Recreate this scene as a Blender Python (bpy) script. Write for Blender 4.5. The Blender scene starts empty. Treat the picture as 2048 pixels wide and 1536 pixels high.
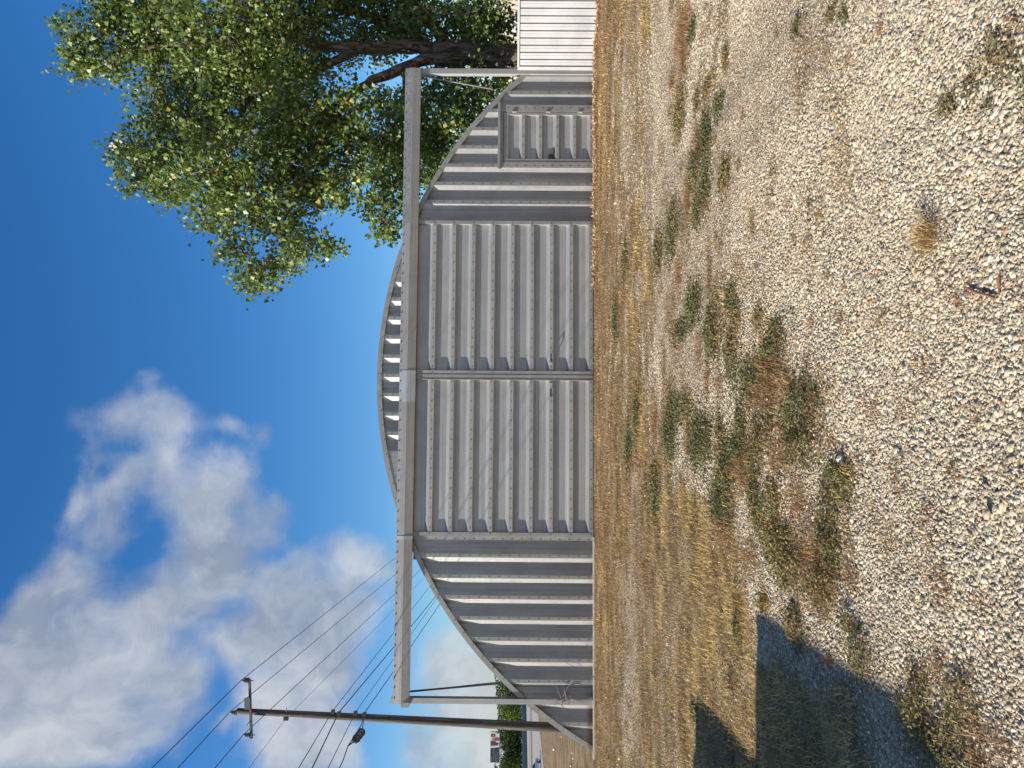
import bpy, math, random
import numpy as np
from mathutils import Vector, Matrix
R_ = math.radians
rng = np.random.default_rng(7)
random.seed(7)
sc = bpy.context.scene
col = sc.collection

# ------------------------------------------------------------------ camera
FPX, YAW, PITCH, ROLL, EYE, D = 1420.0, R_(4.456), R_(0.33), R_(0.434), 1.66, 15.1
def cam_axes():
    cy, sy = math.cos(YAW), math.sin(YAW)
    F = Vector((sy*math.cos(PITCH), cy*math.cos(PITCH), math.sin(PITCH)))
    r = Vector((cy, -sy, 0)); u = r.cross(F)
    c, s = math.cos(ROLL), math.sin(ROLL)
    return c*r + s*u, -s*r + c*u, F
CR, CU, CF = cam_axes()
cam = bpy.data.cameras.new('camera'); cob = bpy.data.objects.new('camera', cam); col.objects.link(cob)
cam.sensor_fit = 'HORIZONTAL'; cam.sensor_width = 36; cam.lens = 36*FPX/2048
cam.clip_start = 0.05; cam.clip_end = 9000
# the phone was held upright, the picture lies on its side: sky to the left
M = Matrix.Identity(4)
for i, a in enumerate((-CU, CR, -CF)):
    for k in range(3): M[k][i] = a[k]
M[0][3], M[1][3], M[2][3] = 0, 0, EYE
cob.matrix_world = M
sc.camera = cob

# ------------------------------------------------------------------ light
SUN_EL, SUN_AZ = R_(27.6), R_(13.0)          # azimuth off the facade plane, from the left and a little behind us
S = Vector((-math.cos(SUN_AZ)*math.cos(SUN_EL), -math.sin(SUN_AZ)*math.cos(SUN_EL), math.sin(SUN_EL)))
sl = bpy.data.lights.new('sun', 'SUN'); so = bpy.data.objects.new('sun', sl); col.objects.link(so)
sl.energy = 5.0; sl.angle = R_(0.53); sl.color = (1.0, 0.93, 0.82)
so.rotation_euler = S.to_track_quat('Z', 'Y').to_euler(); so.location = (-20, -8, 20)
vs = sc.view_settings
vs.view_transform = 'Standard'; vs.look = 'None'; vs.gamma = 1; vs.exposure = 0.80
try: vs.use_curve_mapping = False
except Exception: pass

world = bpy.data.worlds.new('World'); sc.world = world; world.use_nodes = True
SKY_STRENGTH = 0.088
def ray(x, y):
    return CF*FPX + CR*((1536-y)-768) + CU*(1024-x)
def build_world():
    nt = world.node_tree; N = nt.nodes; L = nt.links
    for n in list(N): N.remove(n)
    out = N.new('ShaderNodeOutputWorld'); bg = N.new('ShaderNodeBackground'); L.new(bg.outputs[0], out.inputs[0])
    bg.inputs[1].default_value = SKY_STRENGTH
    sky = N.new('ShaderNodeTexSky'); sky.sky_type = 'NISHITA'; sky.sun_disc = False
    sky.sun_elevation = SUN_EL; sky.sun_rotation = math.atan2(S.x, S.y)
    sky.air_density = 1.0; sky.dust_density = 0.6; sky.ozone_density = 2.2; sky.altitude = 100
    hs = N.new('ShaderNodeHueSaturation'); hs.inputs['Saturation'].default_value = 1.34; hs.inputs['Value'].default_value = 1.0
    L.new(sky.outputs[0], hs.inputs['Color'])
    tint = N.new('ShaderNodeMixRGB'); tint.blend_type = 'MULTIPLY'; tint.inputs[0].default_value = 1
    tint.inputs[2].default_value = (0.80, 0.93, 1.06, 1); L.new(hs.outputs[0], tint.inputs[1])
    tc = N.new('ShaderNodeTexCoord'); d = tc.outputs['Generated']
    def math_(op, a, b=None, c=None, clamp=False):
        m = N.new('ShaderNodeMath'); m.operation = op; m.use_clamp = clamp
        for i, v in enumerate((a, b, c)):
            if v is None: continue
            if isinstance(v, (int, float)): m.inputs[i].default_value = v
            else: L.new(v, m.inputs[i])
        return m.outputs[0]
    # warp the direction a little so that cloud banks have torn edges
    nw = N.new('ShaderNodeTexNoise'); nw.inputs['Scale'].default_value = 6; nw.inputs['Detail'].default_value = 5
    L.new(d, nw.inputs['Vector'])
    sub = N.new('ShaderNodeVectorMath'); sub.operation = 'SUBTRACT'; L.new(nw.outputs['Color'], sub.inputs[0]); sub.inputs[1].default_value = (.5, .5, .5)
    scl = N.new('ShaderNodeVectorMath'); scl.operation = 'SCALE'; L.new(sub.outputs[0], scl.inputs[0]); scl.inputs['Scale'].default_value = 0.19
    add = N.new('ShaderNodeVectorMath'); add.operation = 'ADD'; L.new(d, add.inputs[0]); L.new(scl.outputs[0], add.inputs[1])
    dw = add.outputs[0]
    banks = [(280,830,85,.62),(200,900,75,.62),(150,965,60,.62),(95,1005,48,.55),(55,1180,70,.6),(110,1105,60,.58),(200,1150,70,.62),(190,1060,60,.5),(220,1020,60,.5),(360,860,80,.66),(150,820,50,.35),(300,750,45,.45),(330,950,80,.66),(240,980,60,.6),
             (470,850,40,.62),(520,860,40,.58),(485,930,55,.68),(500,1000,60,.66),(420,1000,80,.72),(420,1070,80,.74),(540,1040,50,.6),(470,1130,80,.74),
             (230,1090,60,.45),(130,1140,60,.45),(330,1100,60,.5),(300,1180,80,.6),(60,1200,60,.5),
             (170,1360,170,.98),(80,1260,110,.85),(270,1480,130,.98),(270,1250,90,.85),(120,1500,140,1.0),(370,1190,70,.72),(50,1400,110,.9),(330,1330,60,.6),
             (620,1170,100,.85),(560,1250,110,.95),(650,1300,110,1.0),(510,1390,70,.85),(600,1420,100,1.0),(680,1110,60,.7),(450,1290,70,.8),(560,1130,70,.7),
             (640,1500,100,.95),(555,1510,80,.95),(735,1220,60,.62),(790,1030,28,.75),(800,1100,40,.55),(440,1440,30,.6),(730,1120,50,.55),
             (900,1250,60,.9),(880,1320,66,1.0),(940,1330,70,.9),(930,1430,80,.9),(850,1460,50,.8),(870,1530,70,.95),(950,1530,60,.8),(965,1400,40,.8),
             (735,352,34,.95),(740,60,60,.6),(900,-250,160,.9),(600,-500,200,.8)]
    behind = [((-.5,-.8,.35),.45,.8),((.5,-.85,.25),.45,.8),((.9,-.3,.3),.4,.8),((-.95,.1,.25),.3,.6),((.75,.1,.65),.3,.7),((0,-1,.1),.35,.8)]  # unseen cloud banks, added to neutralise fill light and metal reflections
    acc = None
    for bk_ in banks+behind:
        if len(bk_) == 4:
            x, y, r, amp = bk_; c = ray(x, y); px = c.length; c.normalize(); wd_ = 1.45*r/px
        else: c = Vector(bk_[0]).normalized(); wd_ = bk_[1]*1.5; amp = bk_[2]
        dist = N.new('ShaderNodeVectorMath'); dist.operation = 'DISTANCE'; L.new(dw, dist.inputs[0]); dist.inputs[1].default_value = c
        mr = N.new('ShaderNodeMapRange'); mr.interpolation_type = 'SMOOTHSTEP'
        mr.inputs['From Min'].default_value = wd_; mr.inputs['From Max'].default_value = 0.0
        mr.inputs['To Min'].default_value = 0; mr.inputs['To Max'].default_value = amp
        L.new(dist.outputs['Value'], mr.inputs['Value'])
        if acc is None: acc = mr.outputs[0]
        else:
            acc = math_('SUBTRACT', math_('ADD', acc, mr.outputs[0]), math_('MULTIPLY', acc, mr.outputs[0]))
    # clouds added over the rest of the sky (outside the picture, they feed reflections)
    n1 = N.new('ShaderNodeTexNoise'); n1.inputs['Scale'].default_value = 8; n1.inputs['Detail'].default_value = 12; n1.inputs['Roughness'].default_value = .62; L.new(d, n1.inputs['Vector'])
    n2 = N.new('ShaderNodeTexNoise'); n2.inputs['Scale'].default_value = 7; n2.inputs['Detail'].default_value = 7; n2.inputs['Roughness'].default_value = .55; L.new(dw, n2.inputs['Vector'])
    a = math_('ADD', acc, math_('MULTIPLY', math_('SUBTRACT', n1.outputs['Fac'], .5), 1.12))
    al = N.new('ShaderNodeMapRange'); al.interpolation_type = 'SMOOTHSTEP'; L.new(a, al.inputs['Value'])
    al.inputs['From Min'].default_value = .14; al.inputs['From Max'].default_value = .98; al.inputs['To Max'].default_value = 0.9
    alpha = math_('MULTIPLY', al.outputs[0], math_('MULTIPLY', acc, 6, clamp=True))
    ccol = N.new('ShaderNodeValToRGB'); cr = ccol.color_ramp
    cr.elements[0].position = .38; cr.elements[0].color = (.27, .315, .40, 1)
    cr.elements[1].position = .60; cr.elements[1].color = (.56, .585, .62, 1)
    L.new(n2.outputs['Fac'], ccol.inputs[0])
    cs = N.new('ShaderNodeVectorMath'); cs.operation = 'SCALE'; L.new(ccol.outputs[0], cs.inputs[0])
    cs.inputs['Scale'].default_value = 0.66/SKY_STRENGTH
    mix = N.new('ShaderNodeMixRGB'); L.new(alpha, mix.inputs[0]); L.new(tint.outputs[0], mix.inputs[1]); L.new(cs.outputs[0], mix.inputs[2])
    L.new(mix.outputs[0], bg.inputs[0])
build_world()

# ------------------------------------------------------------------ helpers
def at(x, y, Y):                       # a point of the photograph (2048 px wide) put at depth Y
    d = ray(x, y); t = Y/d.y
    return Vector((d.x*t, Y, EYE + d.z*t))
def ground_at(x, y, z=0.0):
    d = ray(x, y); t = (z-EYE)/d.z
    return Vector((d.x*t, d.y*t, z))
def tag(o, label=None, cat=None, group=None, kind=None):
    if label: o['label'] = label
    if cat: o['category'] = cat
    if group: o['group'] = group
    if kind: o['kind'] = kind
    return o
def empty(name, loc=(0, 0, 0)):
    o = bpy.data.objects.new(name, None); col.objects.link(o); o.location = loc; o.empty_display_size = .2
    return o
class MB:
    def __init__(s): s.v = []; s.f = []; s.m = []
    def add(s, vs, fs, m=0):
        b = len(s.v); s.v += [tuple(v) for v in vs]
        for f in fs: s.f.append(tuple(i+b for i in f)); s.m.append(m)
        return s
    def box(s, x0, x1, y0, y1, z0, z1, m=0):
        vs = [(x, y, z) for x in (x0, x1) for y in (y0, y1) for z in (z0, z1)]
        return s.add(vs, [(0,1,3,2),(4,6,7,5),(0,4,5,1),(2,3,7,6),(0,2,6,4),(1,5,7,3)], m)
    def obox(s, c, ax, ay, az, hx, hy, hz, m=0):
        vs = [c+ax*(hx*i)+ay*(hy*j)+az*(hz*k) for i in (-1,1) for j in (-1,1) for k in (-1,1)]
        return s.add(vs, [(0,1,3,2),(4,6,7,5),(0,4,5,1),(2,3,7,6),(0,2,6,4),(1,5,7,3)], m)
    def tube(s, pts, rad, n=8, m=0, cap=True, jitter=0.0):
        pts = [Vector(p) for p in pts]
        if not hasattr(rad, '__len__'): rad = [rad]*len(pts)
        rings = []; prev = None
        for i, p in enumerate(pts):
            t = (pts[min(i+1, len(pts)-1)] - pts[max(i-1, 0)])
            if t.length < 1e-9: t = Vector((0,0,1))
            t.normalize()
            if prev is None:
                a = Vector((1,0,0)) if abs(t.x) < .8 else Vector((0,1,0))
                u = (a - t*a.dot(t)).normalized()
            else: u = (prev - t*prev.dot(t)).normalized()
            prev = u; w = t.cross(u)
            rings.append([p + (u*math.cos(2*math.pi*k/n) + w*math.sin(2*math.pi*k/n))*rad[i]*(1+random.uniform(-jitter, jitter)) for k in range(n)])
        vs = [v for r in rings for v in r]; fs = []
        for i in range(len(rings)-1):
            for k in range(n):
                a = i*n+k; b = i*n+(k+1) % n
                fs.append((a, b, b+n, a+n))
        if cap:
            fs.append(tuple(range(n-1, -1, -1))); fs.append(tuple((len(rings)-1)*n+k for k in range(n)))
        return s.add(vs, fs, m)
    def prism(s, poly, x0, x1, axis='x', m=0):     # poly of (y,z) swept along x, or (x,z) along y
        n = len(poly)
        f = (lambda q, t: (t, q[0], q[1])) if axis == 'x' else (lambda q, t: (q[0], t, q[1]))
        vs = [f(q, x0) for q in poly] + [f(q, x1) for q in poly]
        fs = [tuple(range(n)), tuple(range(2*n-1, n-1, -1))] + [(i, i+n, (i+1) % n+n, (i+1) % n) for i in range(n)]
        return s.add(vs, fs, m)
    def disc(s, c, r, h, n=6, m=0, nrm='y'):       # screw head on a facade
        c = Vector(c)
        vs = []
        for dy in (0, -h):
            for k in range(n):
                a = 2*math.pi*k/n + .3
                vs.append(c + Vector((r*math.cos(a), dy, r*math.sin(a))))
        fs = [tuple(n+k for k in range(n))] + [(k, (k+1) % n, n+(k+1) % n, n+k) for k in range(n)]
        return s.add(vs, fs, m)
    def build(s, name, mats, parent=None, smooth=False, bevel=0):
        me = bpy.data.meshes.new(name); me.from_pydata(s.v, [], s.f)
        if not isinstance(mats, (list, tuple)): mats = [mats]
        for q in mats: me.materials.append(q)
        me.polygons.foreach_set('material_index', s.m)
        if smooth: me.polygons.foreach_set('use_smooth', [True]*len(s.f))
        me.update()
        o = bpy.data.objects.new(name, me); col.objects.link(o)
        if parent is not None: o.parent = parent; o.matrix_parent_inverse = Matrix.Translation(-parent.location)
        if bevel:
            b = o.modifiers.new('bevel', 'BEVEL'); b.width = bevel; b.segments = 2; b.limit_method = 'ANGLE'
        return o
def np_mesh(name, V, Fc, mats, colors=None, parent=None, smooth=False):
    V = np.ascontiguousarray(V, dtype=np.float32); Fc = np.ascontiguousarray(Fc, dtype=np.int32)
    k = Fc.shape[1]; me = bpy.data.meshes.new(name)
    me.vertices.add(len(V)); me.vertices.foreach_set('co', V.ravel())
    me.loops.add(Fc.size); me.loops.foreach_set('vertex_index', Fc.ravel())
    me.polygons.add(len(Fc)); me.polygons.foreach_set('loop_start', np.arange(0, Fc.size, k, dtype=np.int32))
    me.polygons.foreach_set('loop_total', np.full(len(Fc), k, dtype=np.int32))
    if smooth: me.polygons.foreach_set('use_smooth', np.ones(len(Fc), dtype=bool))
    if not isinstance(mats, (list, tuple)): mats = [mats]
    for q in mats: me.materials.append(q)
    if colors is not None:
        for an, cdat in colors.items():
            if cdat.ndim == 1:
                a = me.attributes.new(an, 'FLOAT', 'POINT'); a.data.foreach_set('value', cdat.astype(np.float32))
            else:
                a = me.attributes.new(an, 'FLOAT_COLOR', 'POINT')
                a.data.foreach_set('color', np.c_[cdat, np.ones(len(cdat))].astype(np.float32).ravel())
    me.update(); me.validate()
    o = bpy.data.objects.new(name, me); col.objects.link(o)
    if parent is not None: o.parent = parent; o.matrix_parent_inverse = Matrix.Translation(-parent.location)
    return o
def copy_tree(o, parent=None):
    c = o.copy(); col.objects.link(c)
    if parent is not None: c.parent = parent; c.matrix_parent_inverse = o.matrix_parent_inverse.copy()
    for ch in list(o.children): copy_tree(ch, c)
    return c
def sstep(a, b, x):
    t = np.clip((x-a)/(b-a), 0, 1); return t*t*(3-2*t)
def vnoise(x, y, seed=0):
    xi = np.floor(x).astype(np.int64); yi = np.floor(y).astype(np.int64); xf = x-xi; yf = y-yi
    u = xf*xf*(3-2*xf); v = yf*yf*(3-2*yf)
    def h(i, j):
        n = (i*374761393 + j*668265263 + seed*974711) & 0x7fffffff
        n = ((n ^ (n >> 13))*1274126177) & 0x7fffffff
        n = n ^ (n >> 16)
        return (n & 0xffff)/65535.0
    return (h(xi,yi)*(1-u)+h(xi+1,yi)*u)*(1-v) + (h(xi,yi+1)*(1-u)+h(xi+1,yi+1)*u)*v
def fbm(x, y, seed=0, o=4):
    a = .5; s = 0; t = 0
    for i in range(o):
        s = s + a*vnoise(x*2**i, y*2**i, seed+i*17); t += a; a *= .5
    return s/t

# ------------------------------------------------------------------ materials
def new_mat(name):
    m = bpy.data.materials.new(name); m.use_nodes = True
    nt = m.node_tree; b = nt.nodes['Principled BSDF']
    return m, nt, b
def node(nt, t, **kw):
    n = nt.nodes.new(t)
    for k, v in kw.items():
        if k in n.inputs: n.inputs[k].default_value = v
        else: setattr(n, k, v)
    return n
def ramp(nt, fac, stops):
    r = nt.nodes.new('ShaderNodeValToRGB'); e = r.color_ramp.elements
    while len(e) < len(stops): e.new(.5)
    for el, (p, c) in zip(e, stops): el.position = p; el.color = (*c, 1)
    nt.links.new(fac, r.inputs[0]); return r.outputs[0]
def coords(nt, scale=(1,1,1)):
    t = nt.nodes.new('ShaderNodeTexCoord'); m = nt.nodes.new('ShaderNodeMapping'); m.inputs['Scale'].default_value = scale
    nt.links.new(t.outputs['Object'], m.inputs['Vector']); return m.outputs[0]
def mixc(nt, fac, a, b, mode='MIX'):
    m = nt.nodes.new('ShaderNodeMixRGB'); m.blend_type = mode
    for i, v in zip((0, 1, 2), (fac, a, b)):
        if hasattr(v, 'links'): nt.links.new(v, m.inputs[i])
        elif isinstance(v, (int, float)): m.inputs[i].default_value = v
        else: m.inputs[i].default_value = (*v, 1)
    return m.outputs[0]
def simple(name, c, rough=.6, metal=0.0, var=.15, scale=6, bump=0):
    m, nt, b = new_mat(name)
    n = node(nt, 'ShaderNodeTexNoise', Scale=scale, Detail=6.0); nt.links.new(coords(nt), n.inputs['Vector'])
    c0 = tuple(x*(1-var) for x in c); c1 = tuple(min(1, x*(1+var)) for x in c)
    nt.links.new(ramp(nt, n.outputs['Fac'], [(.3, c0), (.7, c1)]), b.inputs['Base Color'])
    b.inputs['Roughness'].default_value = rough; b.inputs['Metallic'].default_value = metal
    if bump:
        bp = node(nt, 'ShaderNodeBump', Strength=bump, Distance=.02); nt.links.new(n.outputs['Fac'], bp.inputs['Height']); nt.links.new(bp.outputs[0], b.inputs['Normal'])
    return m
def galv(name, base, streak, rough=.42, metal=.75, rust=False, spots=.12):
    """bare zinc-coated sheet: rolling streaks along the ribs, cloudy weathering, dirt"""
    m, nt, b = new_mat(name); L = nt.links
    ns = node(nt, 'ShaderNodeTexNoise', Scale=1.0, Detail=4.0, Roughness=.7); L.new(coords(nt, streak), ns.inputs['Vector'])
    nc = node(nt, 'ShaderNodeTexNoise', Scale=1.3, Detail=6.0, Roughness=.65); L.new(coords(nt), nc.inputs['Vector'])
    nf = node(nt, 'ShaderNodeTexVoronoi', Scale=42.0); L.new(coords(nt), nf.inputs['Vector'])
    c = ramp(nt, ns.outputs['Fac'], [(.25, tuple(x*.72 for x in base)), (.75, tuple(min(1, x*1.15) for x in base))])
    c = mixc(nt, ramp(nt, nc.outputs['Fac'], [(.45, (0,0,0)), (.75, (.45,.45,.45))]), c, tuple(x*.6 for x in base))
    sep = node(nt, 'ShaderNodeSeparateColor'); L.new(nf.outputs['Color'], sep.inputs[0])
    c = mixc(nt, spots, c, ramp(nt, sep.outputs[0], [(0, (.3,.3,.3)), (1, (.9,.9,.9))]), 'MULTIPLY')
    if rust:
        geo = node(nt, 'ShaderNodeNewGeometry'); sp = node(nt, 'ShaderNodeSeparateXYZ'); L.new(geo.outputs['Position'], sp.inputs[0])
        mz = node(nt, 'ShaderNodeMapRange'); L.new(sp.outputs['Z'], mz.inputs[0]); mz.inputs[1].default_value = .17; mz.inputs[2].default_value = .06
        mx = node(nt, 'ShaderNodeMapRange'); L.new(sp.outputs['X'], mx.inputs[0]); mx.inputs[1].default_value = -5.35; mx.inputs[2].default_value = -5.55
        mm = node(nt, 'ShaderNodeMath', operation='MULTIPLY'); L.new(mz.outputs[0], mm.inputs[0]); L.new(mx.outputs[0], mm.inputs[1])
        ml = node(nt, 'ShaderNodeMapRange'); L.new(nc.outputs['Fac'], ml.inputs[0]); ml.inputs[1].default_value = .3; ml.inputs[2].default_value = .5
        m3 = node(nt, 'ShaderNodeMath', operation='MULTIPLY'); L.new(mm.outputs[0], m3.inputs[0]); L.new(ml.outputs[0], m3.inputs[1])
        c = mixc(nt, m3.outputs[0], c, (.10, .045, .028))
        # splash-back dirt low on the sheets
        dz = node(nt, 'ShaderNodeMapRange'); L.new(sp.outputs['Z'], dz.inputs[0]); dz.inputs[1].default_value = .22; dz.inputs[2].default_value = 0
        dm = node(nt, 'ShaderNodeMath', operation='MULTIPLY'); L.new(dz.outputs[0], dm.inputs[0]); L.new(nc.outputs['Fac'], dm.inputs[1])
        c = mixc(nt, dm.outputs[0], c, (.20, .16, .11))
    L.new(c, b.inputs['Base Color']); b.inputs['Metallic'].default_value = metal
    rr = node(nt, 'ShaderNodeMapRange'); L.new(nc.outputs['Fac'], rr.inputs[0]); rr.inputs[1].default_value = .3; rr.inputs[2].default_value = .7
    rr.inputs[3].default_value = rough-.07; rr.inputs[4].default_value = rough+.12; L.new(rr.outputs[0], b.inputs['Roughness'])
    nb = node(nt, 'ShaderNodeTexNoise', Scale=2.2, Detail=3.0); L.new(coords(nt), nb.inputs['Vector'])
    b1 = node(nt, 'ShaderNodeBump', Strength=.35, Distance=.022); L.new(nb.outputs['Fac'], b1.inputs['Height'])
    b2 = node(nt, 'ShaderNodeBump', Strength=.10, Distance=.004); L.new(ns.outputs['Fac'], b2.inputs['Height']); L.new(b1.outputs[0], b2.inputs['Normal'])
    L.new(b2.outputs[0], b.inputs['Normal'])
    return m
def attr_mat(name, attr='col', rough=.85, transl=0.0, spec=.2, bump=0):
    m, nt, b = new_mat(name); L = nt.links
    a = node(nt, 'ShaderNodeAttribute', attribute_name=attr); L.new(a.outputs['Color'], b.inputs['Base Color'])
    b.inputs['Roughness'].default_value = rough; b.inputs['Specular IOR Level'].default_value = spec
    if bump:
        n = node(nt, 'ShaderNodeTexNoise', Scale=160.0, Detail=3.0); L.new(coords(nt), n.inputs['Vector'])
        bp = node(nt, 'ShaderNodeBump', Strength=bump, Distance=.003); L.new(n.outputs['Fac'], bp.inputs['Height']); L.new(bp.outputs[0], b.inputs['Normal'])
    if transl:
        t = node(nt, 'ShaderNodeBsdfTranslucent'); L.new(mixc(nt, 1.0, a.outputs['Color'], (1.25, 1.15, .55), 'MULTIPLY'), t.inputs['Color'])
        mx = node(nt, 'ShaderNodeMixShader', Fac=transl); out = nt.nodes['Material Output']
        L.new(b.outputs[0], mx.inputs[1]); L.new(t.outputs[0], mx.inputs[2]); L.new(mx.outputs[0], out.inputs[0])
    return m
GV = (.52, .505, .48)
M = dict(
    wall=galv('galvanised_wall', (.37, .365, .355), (16, 16, .5), .40, .45, rust=True),
    door=galv('galvanised_door', (.44, .437, .425), (.35, 14, 30), .43, .36, rust=True),
    trim=galv('galvanised_trim', (.37, .362, .34), (3, 3, 3), .48, .35, rust=True),
    beam=galv('galvanised_beam', (.39, .38, .36), (.4, 12, 36), .46, .35),
    spangle=galv('spangled_cover', (.42, .41, .39), (2, 2, 2), .4, .4, spots=.6),
    fresh=galv('fresh_zinc', (.50, .515, .53), (.4, 10, 30), .42, .4),
    post=galv('zinc_post', (.42, .415, .40), (20, 20, .6), .5, .35),
    roof=galv('galvanised_roof', (.42, .42, .41), (.6, 12, 12), .4, .5),
    screw=simple('dark_screw', (.05, .05, .05), .5, .4),
    seam=simple('dark_seam', (.035, .035, .033), .8),
    black=simple('black_iron', (.03, .03, .03), .5, .2),
    concrete=simple('concrete_curb', (.42, .39, .34), .9, 0, .3, 9, .4),
    white=simple('white_sheet', (.38, .38, .378), .42, 0, .10, 2.2),
    wood=None,
)

# ------------------------------------------------------------------ the ground
# dry-grass edge along the picture: for each y, grass is closed up to column a and gone after column b
GY = [-400, 0, 100, 200, 300, 400, 500, 600, 700, 800, 900, 1000, 1100, 1200, 1300, 1400, 1536, 1900]
GA = [1235, 1240, 1232, 1232, 1226, 1246, 1262, 1258, 1258, 1268, 1275, 1400, 1435, 1490, 1512, 1630, 1680, 1740]
GB = [1360, 1345, 1320, 1305, 1300, 1320, 1345, 1345, 1345, 1350, 1390, 1480, 1480, 1560, 1600, 1750, 1780, 1850]
WEEDS = [(1599,47,8,22),(1663,28,10,18),(1695,28,10,20),(1383,55,6,20),(1358,222,8,42),(1417,172,7,18),(1438,212,8,25),(1396,200,5,20),(1451,115,5,25),
(1392,340,9,38),(1413,265,8,50),(1451,345,9,35),(1409,385,10,40),(1392,420,8,30),(1345,458,9,40),(1318,500,6,35),(1464,590,8,25),(2010,105,38,55),
(1896,207,22,28),(1947,178,18,28),(1981,200,13,18),(1623,407,5,12),(1388,610,11,38),(1428,661,14,50),(1460,593,8,22),(1362,661,11,22),(1466,699,13,52),
(1477,627,10,25),(1519,640,10,20),(1553,665,18,35),(1540,703,20,32),(1510,763,28,45),(1608,767,8,28),(1629,792,10,25),(1600,822,35,60),(1604,881,28,52),
(1366,818,16,25),(1341,852,10,60),(1404,881,20,48),(1443,856,7,28),(1483,847,9,38),(1540,835,9,40),(1519,881,14,50),(1477,902,20,35),(1455,940,16,55),
(1311,979,9,50),(1667,945,18,30),(1684,962,20,40),(1510,979,10,40),(1659,1008,15,60),(1519,1021,15,40),(1549,1000,14,50),(1553,1080,24,30),(1655,1080,20,40),
(1443,1008,18,40),(1561,1085,28,40),(1582,1140,28,45),(1663,1102,15,40),(1646,1170,24,50),(1531,1207,12,18),(1701,1241,17,20),(1722,1305,19,40),
(1841,1424,22,85),(1917,1402,28,60),(1892,1487,38,50),(1811,1415,12,30),(1476,1254,9,55),(1387,1419,5,20),(1275,815,5,38),(1250,520,4,30),(1232,640,4,40),(1260,900,4,40),
(1935,1600,60,60),(2080,160,40,70),(1590,1250,14,40)]
BROWN = [(1366,60,18,75),(1368,118,12,40),(1860,470,0,0),(1640,440,10,20),(1553,730,20,40),(1580,760,14,40),(1690,575,12,12),(1660,545,9,18),(1630,530,6,20),
(1700,660,8,30),(1615,720,8,18),(1560,840,10,30),(1660,1060,8,30),(1640,1130,20,40),(1690,1060,8,30),(1700,1100,12,26),(1880,1030,9,14),(1960,1210,14,30),
(1985,1490,30,50),(1970,1550,30,60),(1462,990,8,40),(1420,540,6,60),(1440,770,8,40),(1400,700,6,40),(1530,560,6,15),(1590,480,6,16),(1870,250,8,12),(2040,40,18,40),
(1520,790,16,40),(1500,820,12,35),(1380,880,8,40),(1310,850,8,60),(1330,740,5,50),(1340,230,6,20),(1345,160,7,26),(1478,330,7,16),(1545,350,6,16),(1540,760,36,90),(1565,900,32,60),(1620,1085,50,85),(1640,1170,40,55),(1490,940,34,60),(1590,1000,30,50),(1700,1150,16,40),(1870,1330,20,40),(1950,1440,22,60),(1450,1060,24,60),(1500,1120,20,50),(1930,1340,14,40),(1400,300,8,60),(1375,400,7,60),(1440,480,7,40),(1505,440,8,30),(1360,560,6,50),(1420,750,8,50)]
def proj(X, Y, Z=0.0):
    rx, ry, rz = X, Y, np.asarray(Z)-EYE
    u = rx*CR.x+ry*CR.y+rz*CR.z; v = rx*CU.x+ry*CU.y+rz*CU.z; w = rx*CF.x+ry*CF.y+rz*CF.z
    w = np.maximum(w, .3)
    return 1024-v/w*FPX, 1536-(u/w*FPX+768)
def ell(x, y, lst):
    s = np.zeros_like(x)
    for (cx, cy, rx, ry) in lst:
        if rx <= 0: continue
        q = ((x-cx)/rx)**2 + ((y-cy)/ry)**2
        s = np.maximum(s, np.where(q < 4, np.clip(1.55-q, 0, 1), 0))
    return s
def cover(X, Y):
    """share of the ground hidden by dry grass and soil"""
    x, y = proj(X, Y)
    n = fbm(X*1.1, Y*2.2, 3, 5)-.5; n2 = fbm(X*4.5, Y*6, 11, 3)-.5
    a = np.interp(y, GY, GA); b = np.interp(y, GY, GB)
    xx = x + n*120*np.clip((x-1187)/120, .25, 1.6) + n2*48*np.clip((x-1187)/120, .15, 1.3)
    g = 1-sstep(a, b, xx)
    # thin stony strips inside the grass
    st = np.exp(-((x-1262-8*n)/15)**2)*sstep(1090, 1180, y)*(1-sstep(1470, 1540, y))
    st = np.maximum(st, .55*np.exp(-((x-1250)/8)**2)*(y < 520)*(y > 150))
    st = np.maximum(st, .8*np.exp(-((x-1525)/14)**2)*sstep(1190, 1215, y)*(y < 1330))
    g = g*(1-np.clip(1.25*st, 0, 1)*sstep(-.45, -.05, n2+n))
    ho = sstep(.51, .64, fbm(X*1.4+31, Y*3.2+9, 71, 4))*(1-sstep(1330, 1420, x))*np.where(y < 980, .75, .35)*sstep(1196, 1225, x)
    g = g*(1-ho)
    g = np.where(Y > 15.6, 1, g)
    g = np.maximum(g, .75*ell(x+n2*10, y+n*30, WEEDS))
    g = np.maximum(g, .65*ell(x+n2*10, y+n*30, BROWN)*sstep(-.3, .15, n2))
    # sparse dead tufts between the stones, more of them in the middle distance
    sp = sstep(.60, .72, fbm(X*2.3+7, Y*2.0, 23, 4))*.5*(1-sstep(1650, 1850, x))
    return np.clip(np.maximum(g, sp), 0, 1)
def terrain(X, Y):
    z = -3.0*sstep(22, 108, Y)
    near = (1-sstep(13, 15, Y))*(1-sstep(13, 20, np.abs(X)))
    return z + near*.05*(fbm(X*.7, Y*.7, 31, 3)-.5) + near*.02*(fbm(X*3, Y*3, 37, 2)-.5)
def axis(lo, hi, st, far, n):
    core = np.arange(lo, hi+1e-6, st); g = np.geomspace(1, far, n)
    return np.r_[lo-g[::-1], core, hi+g]
gx = axis(-9, 12.5, .085, 4500, 42); gy = np.r_[-600, -200, -60, -20, -8, -3, -1, axis(.6, 17, .085, 5500, 70)[70:]]
GXX, GYY = np.meshgrid(gx, gy); gX = GXX.ravel(); gYv = GYY.ravel()
gz = terrain(gX, gYv); gc = cover(gX, np.maximum(gYv, 1.2))
nx, ny = len(gx), len(gy)
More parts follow.
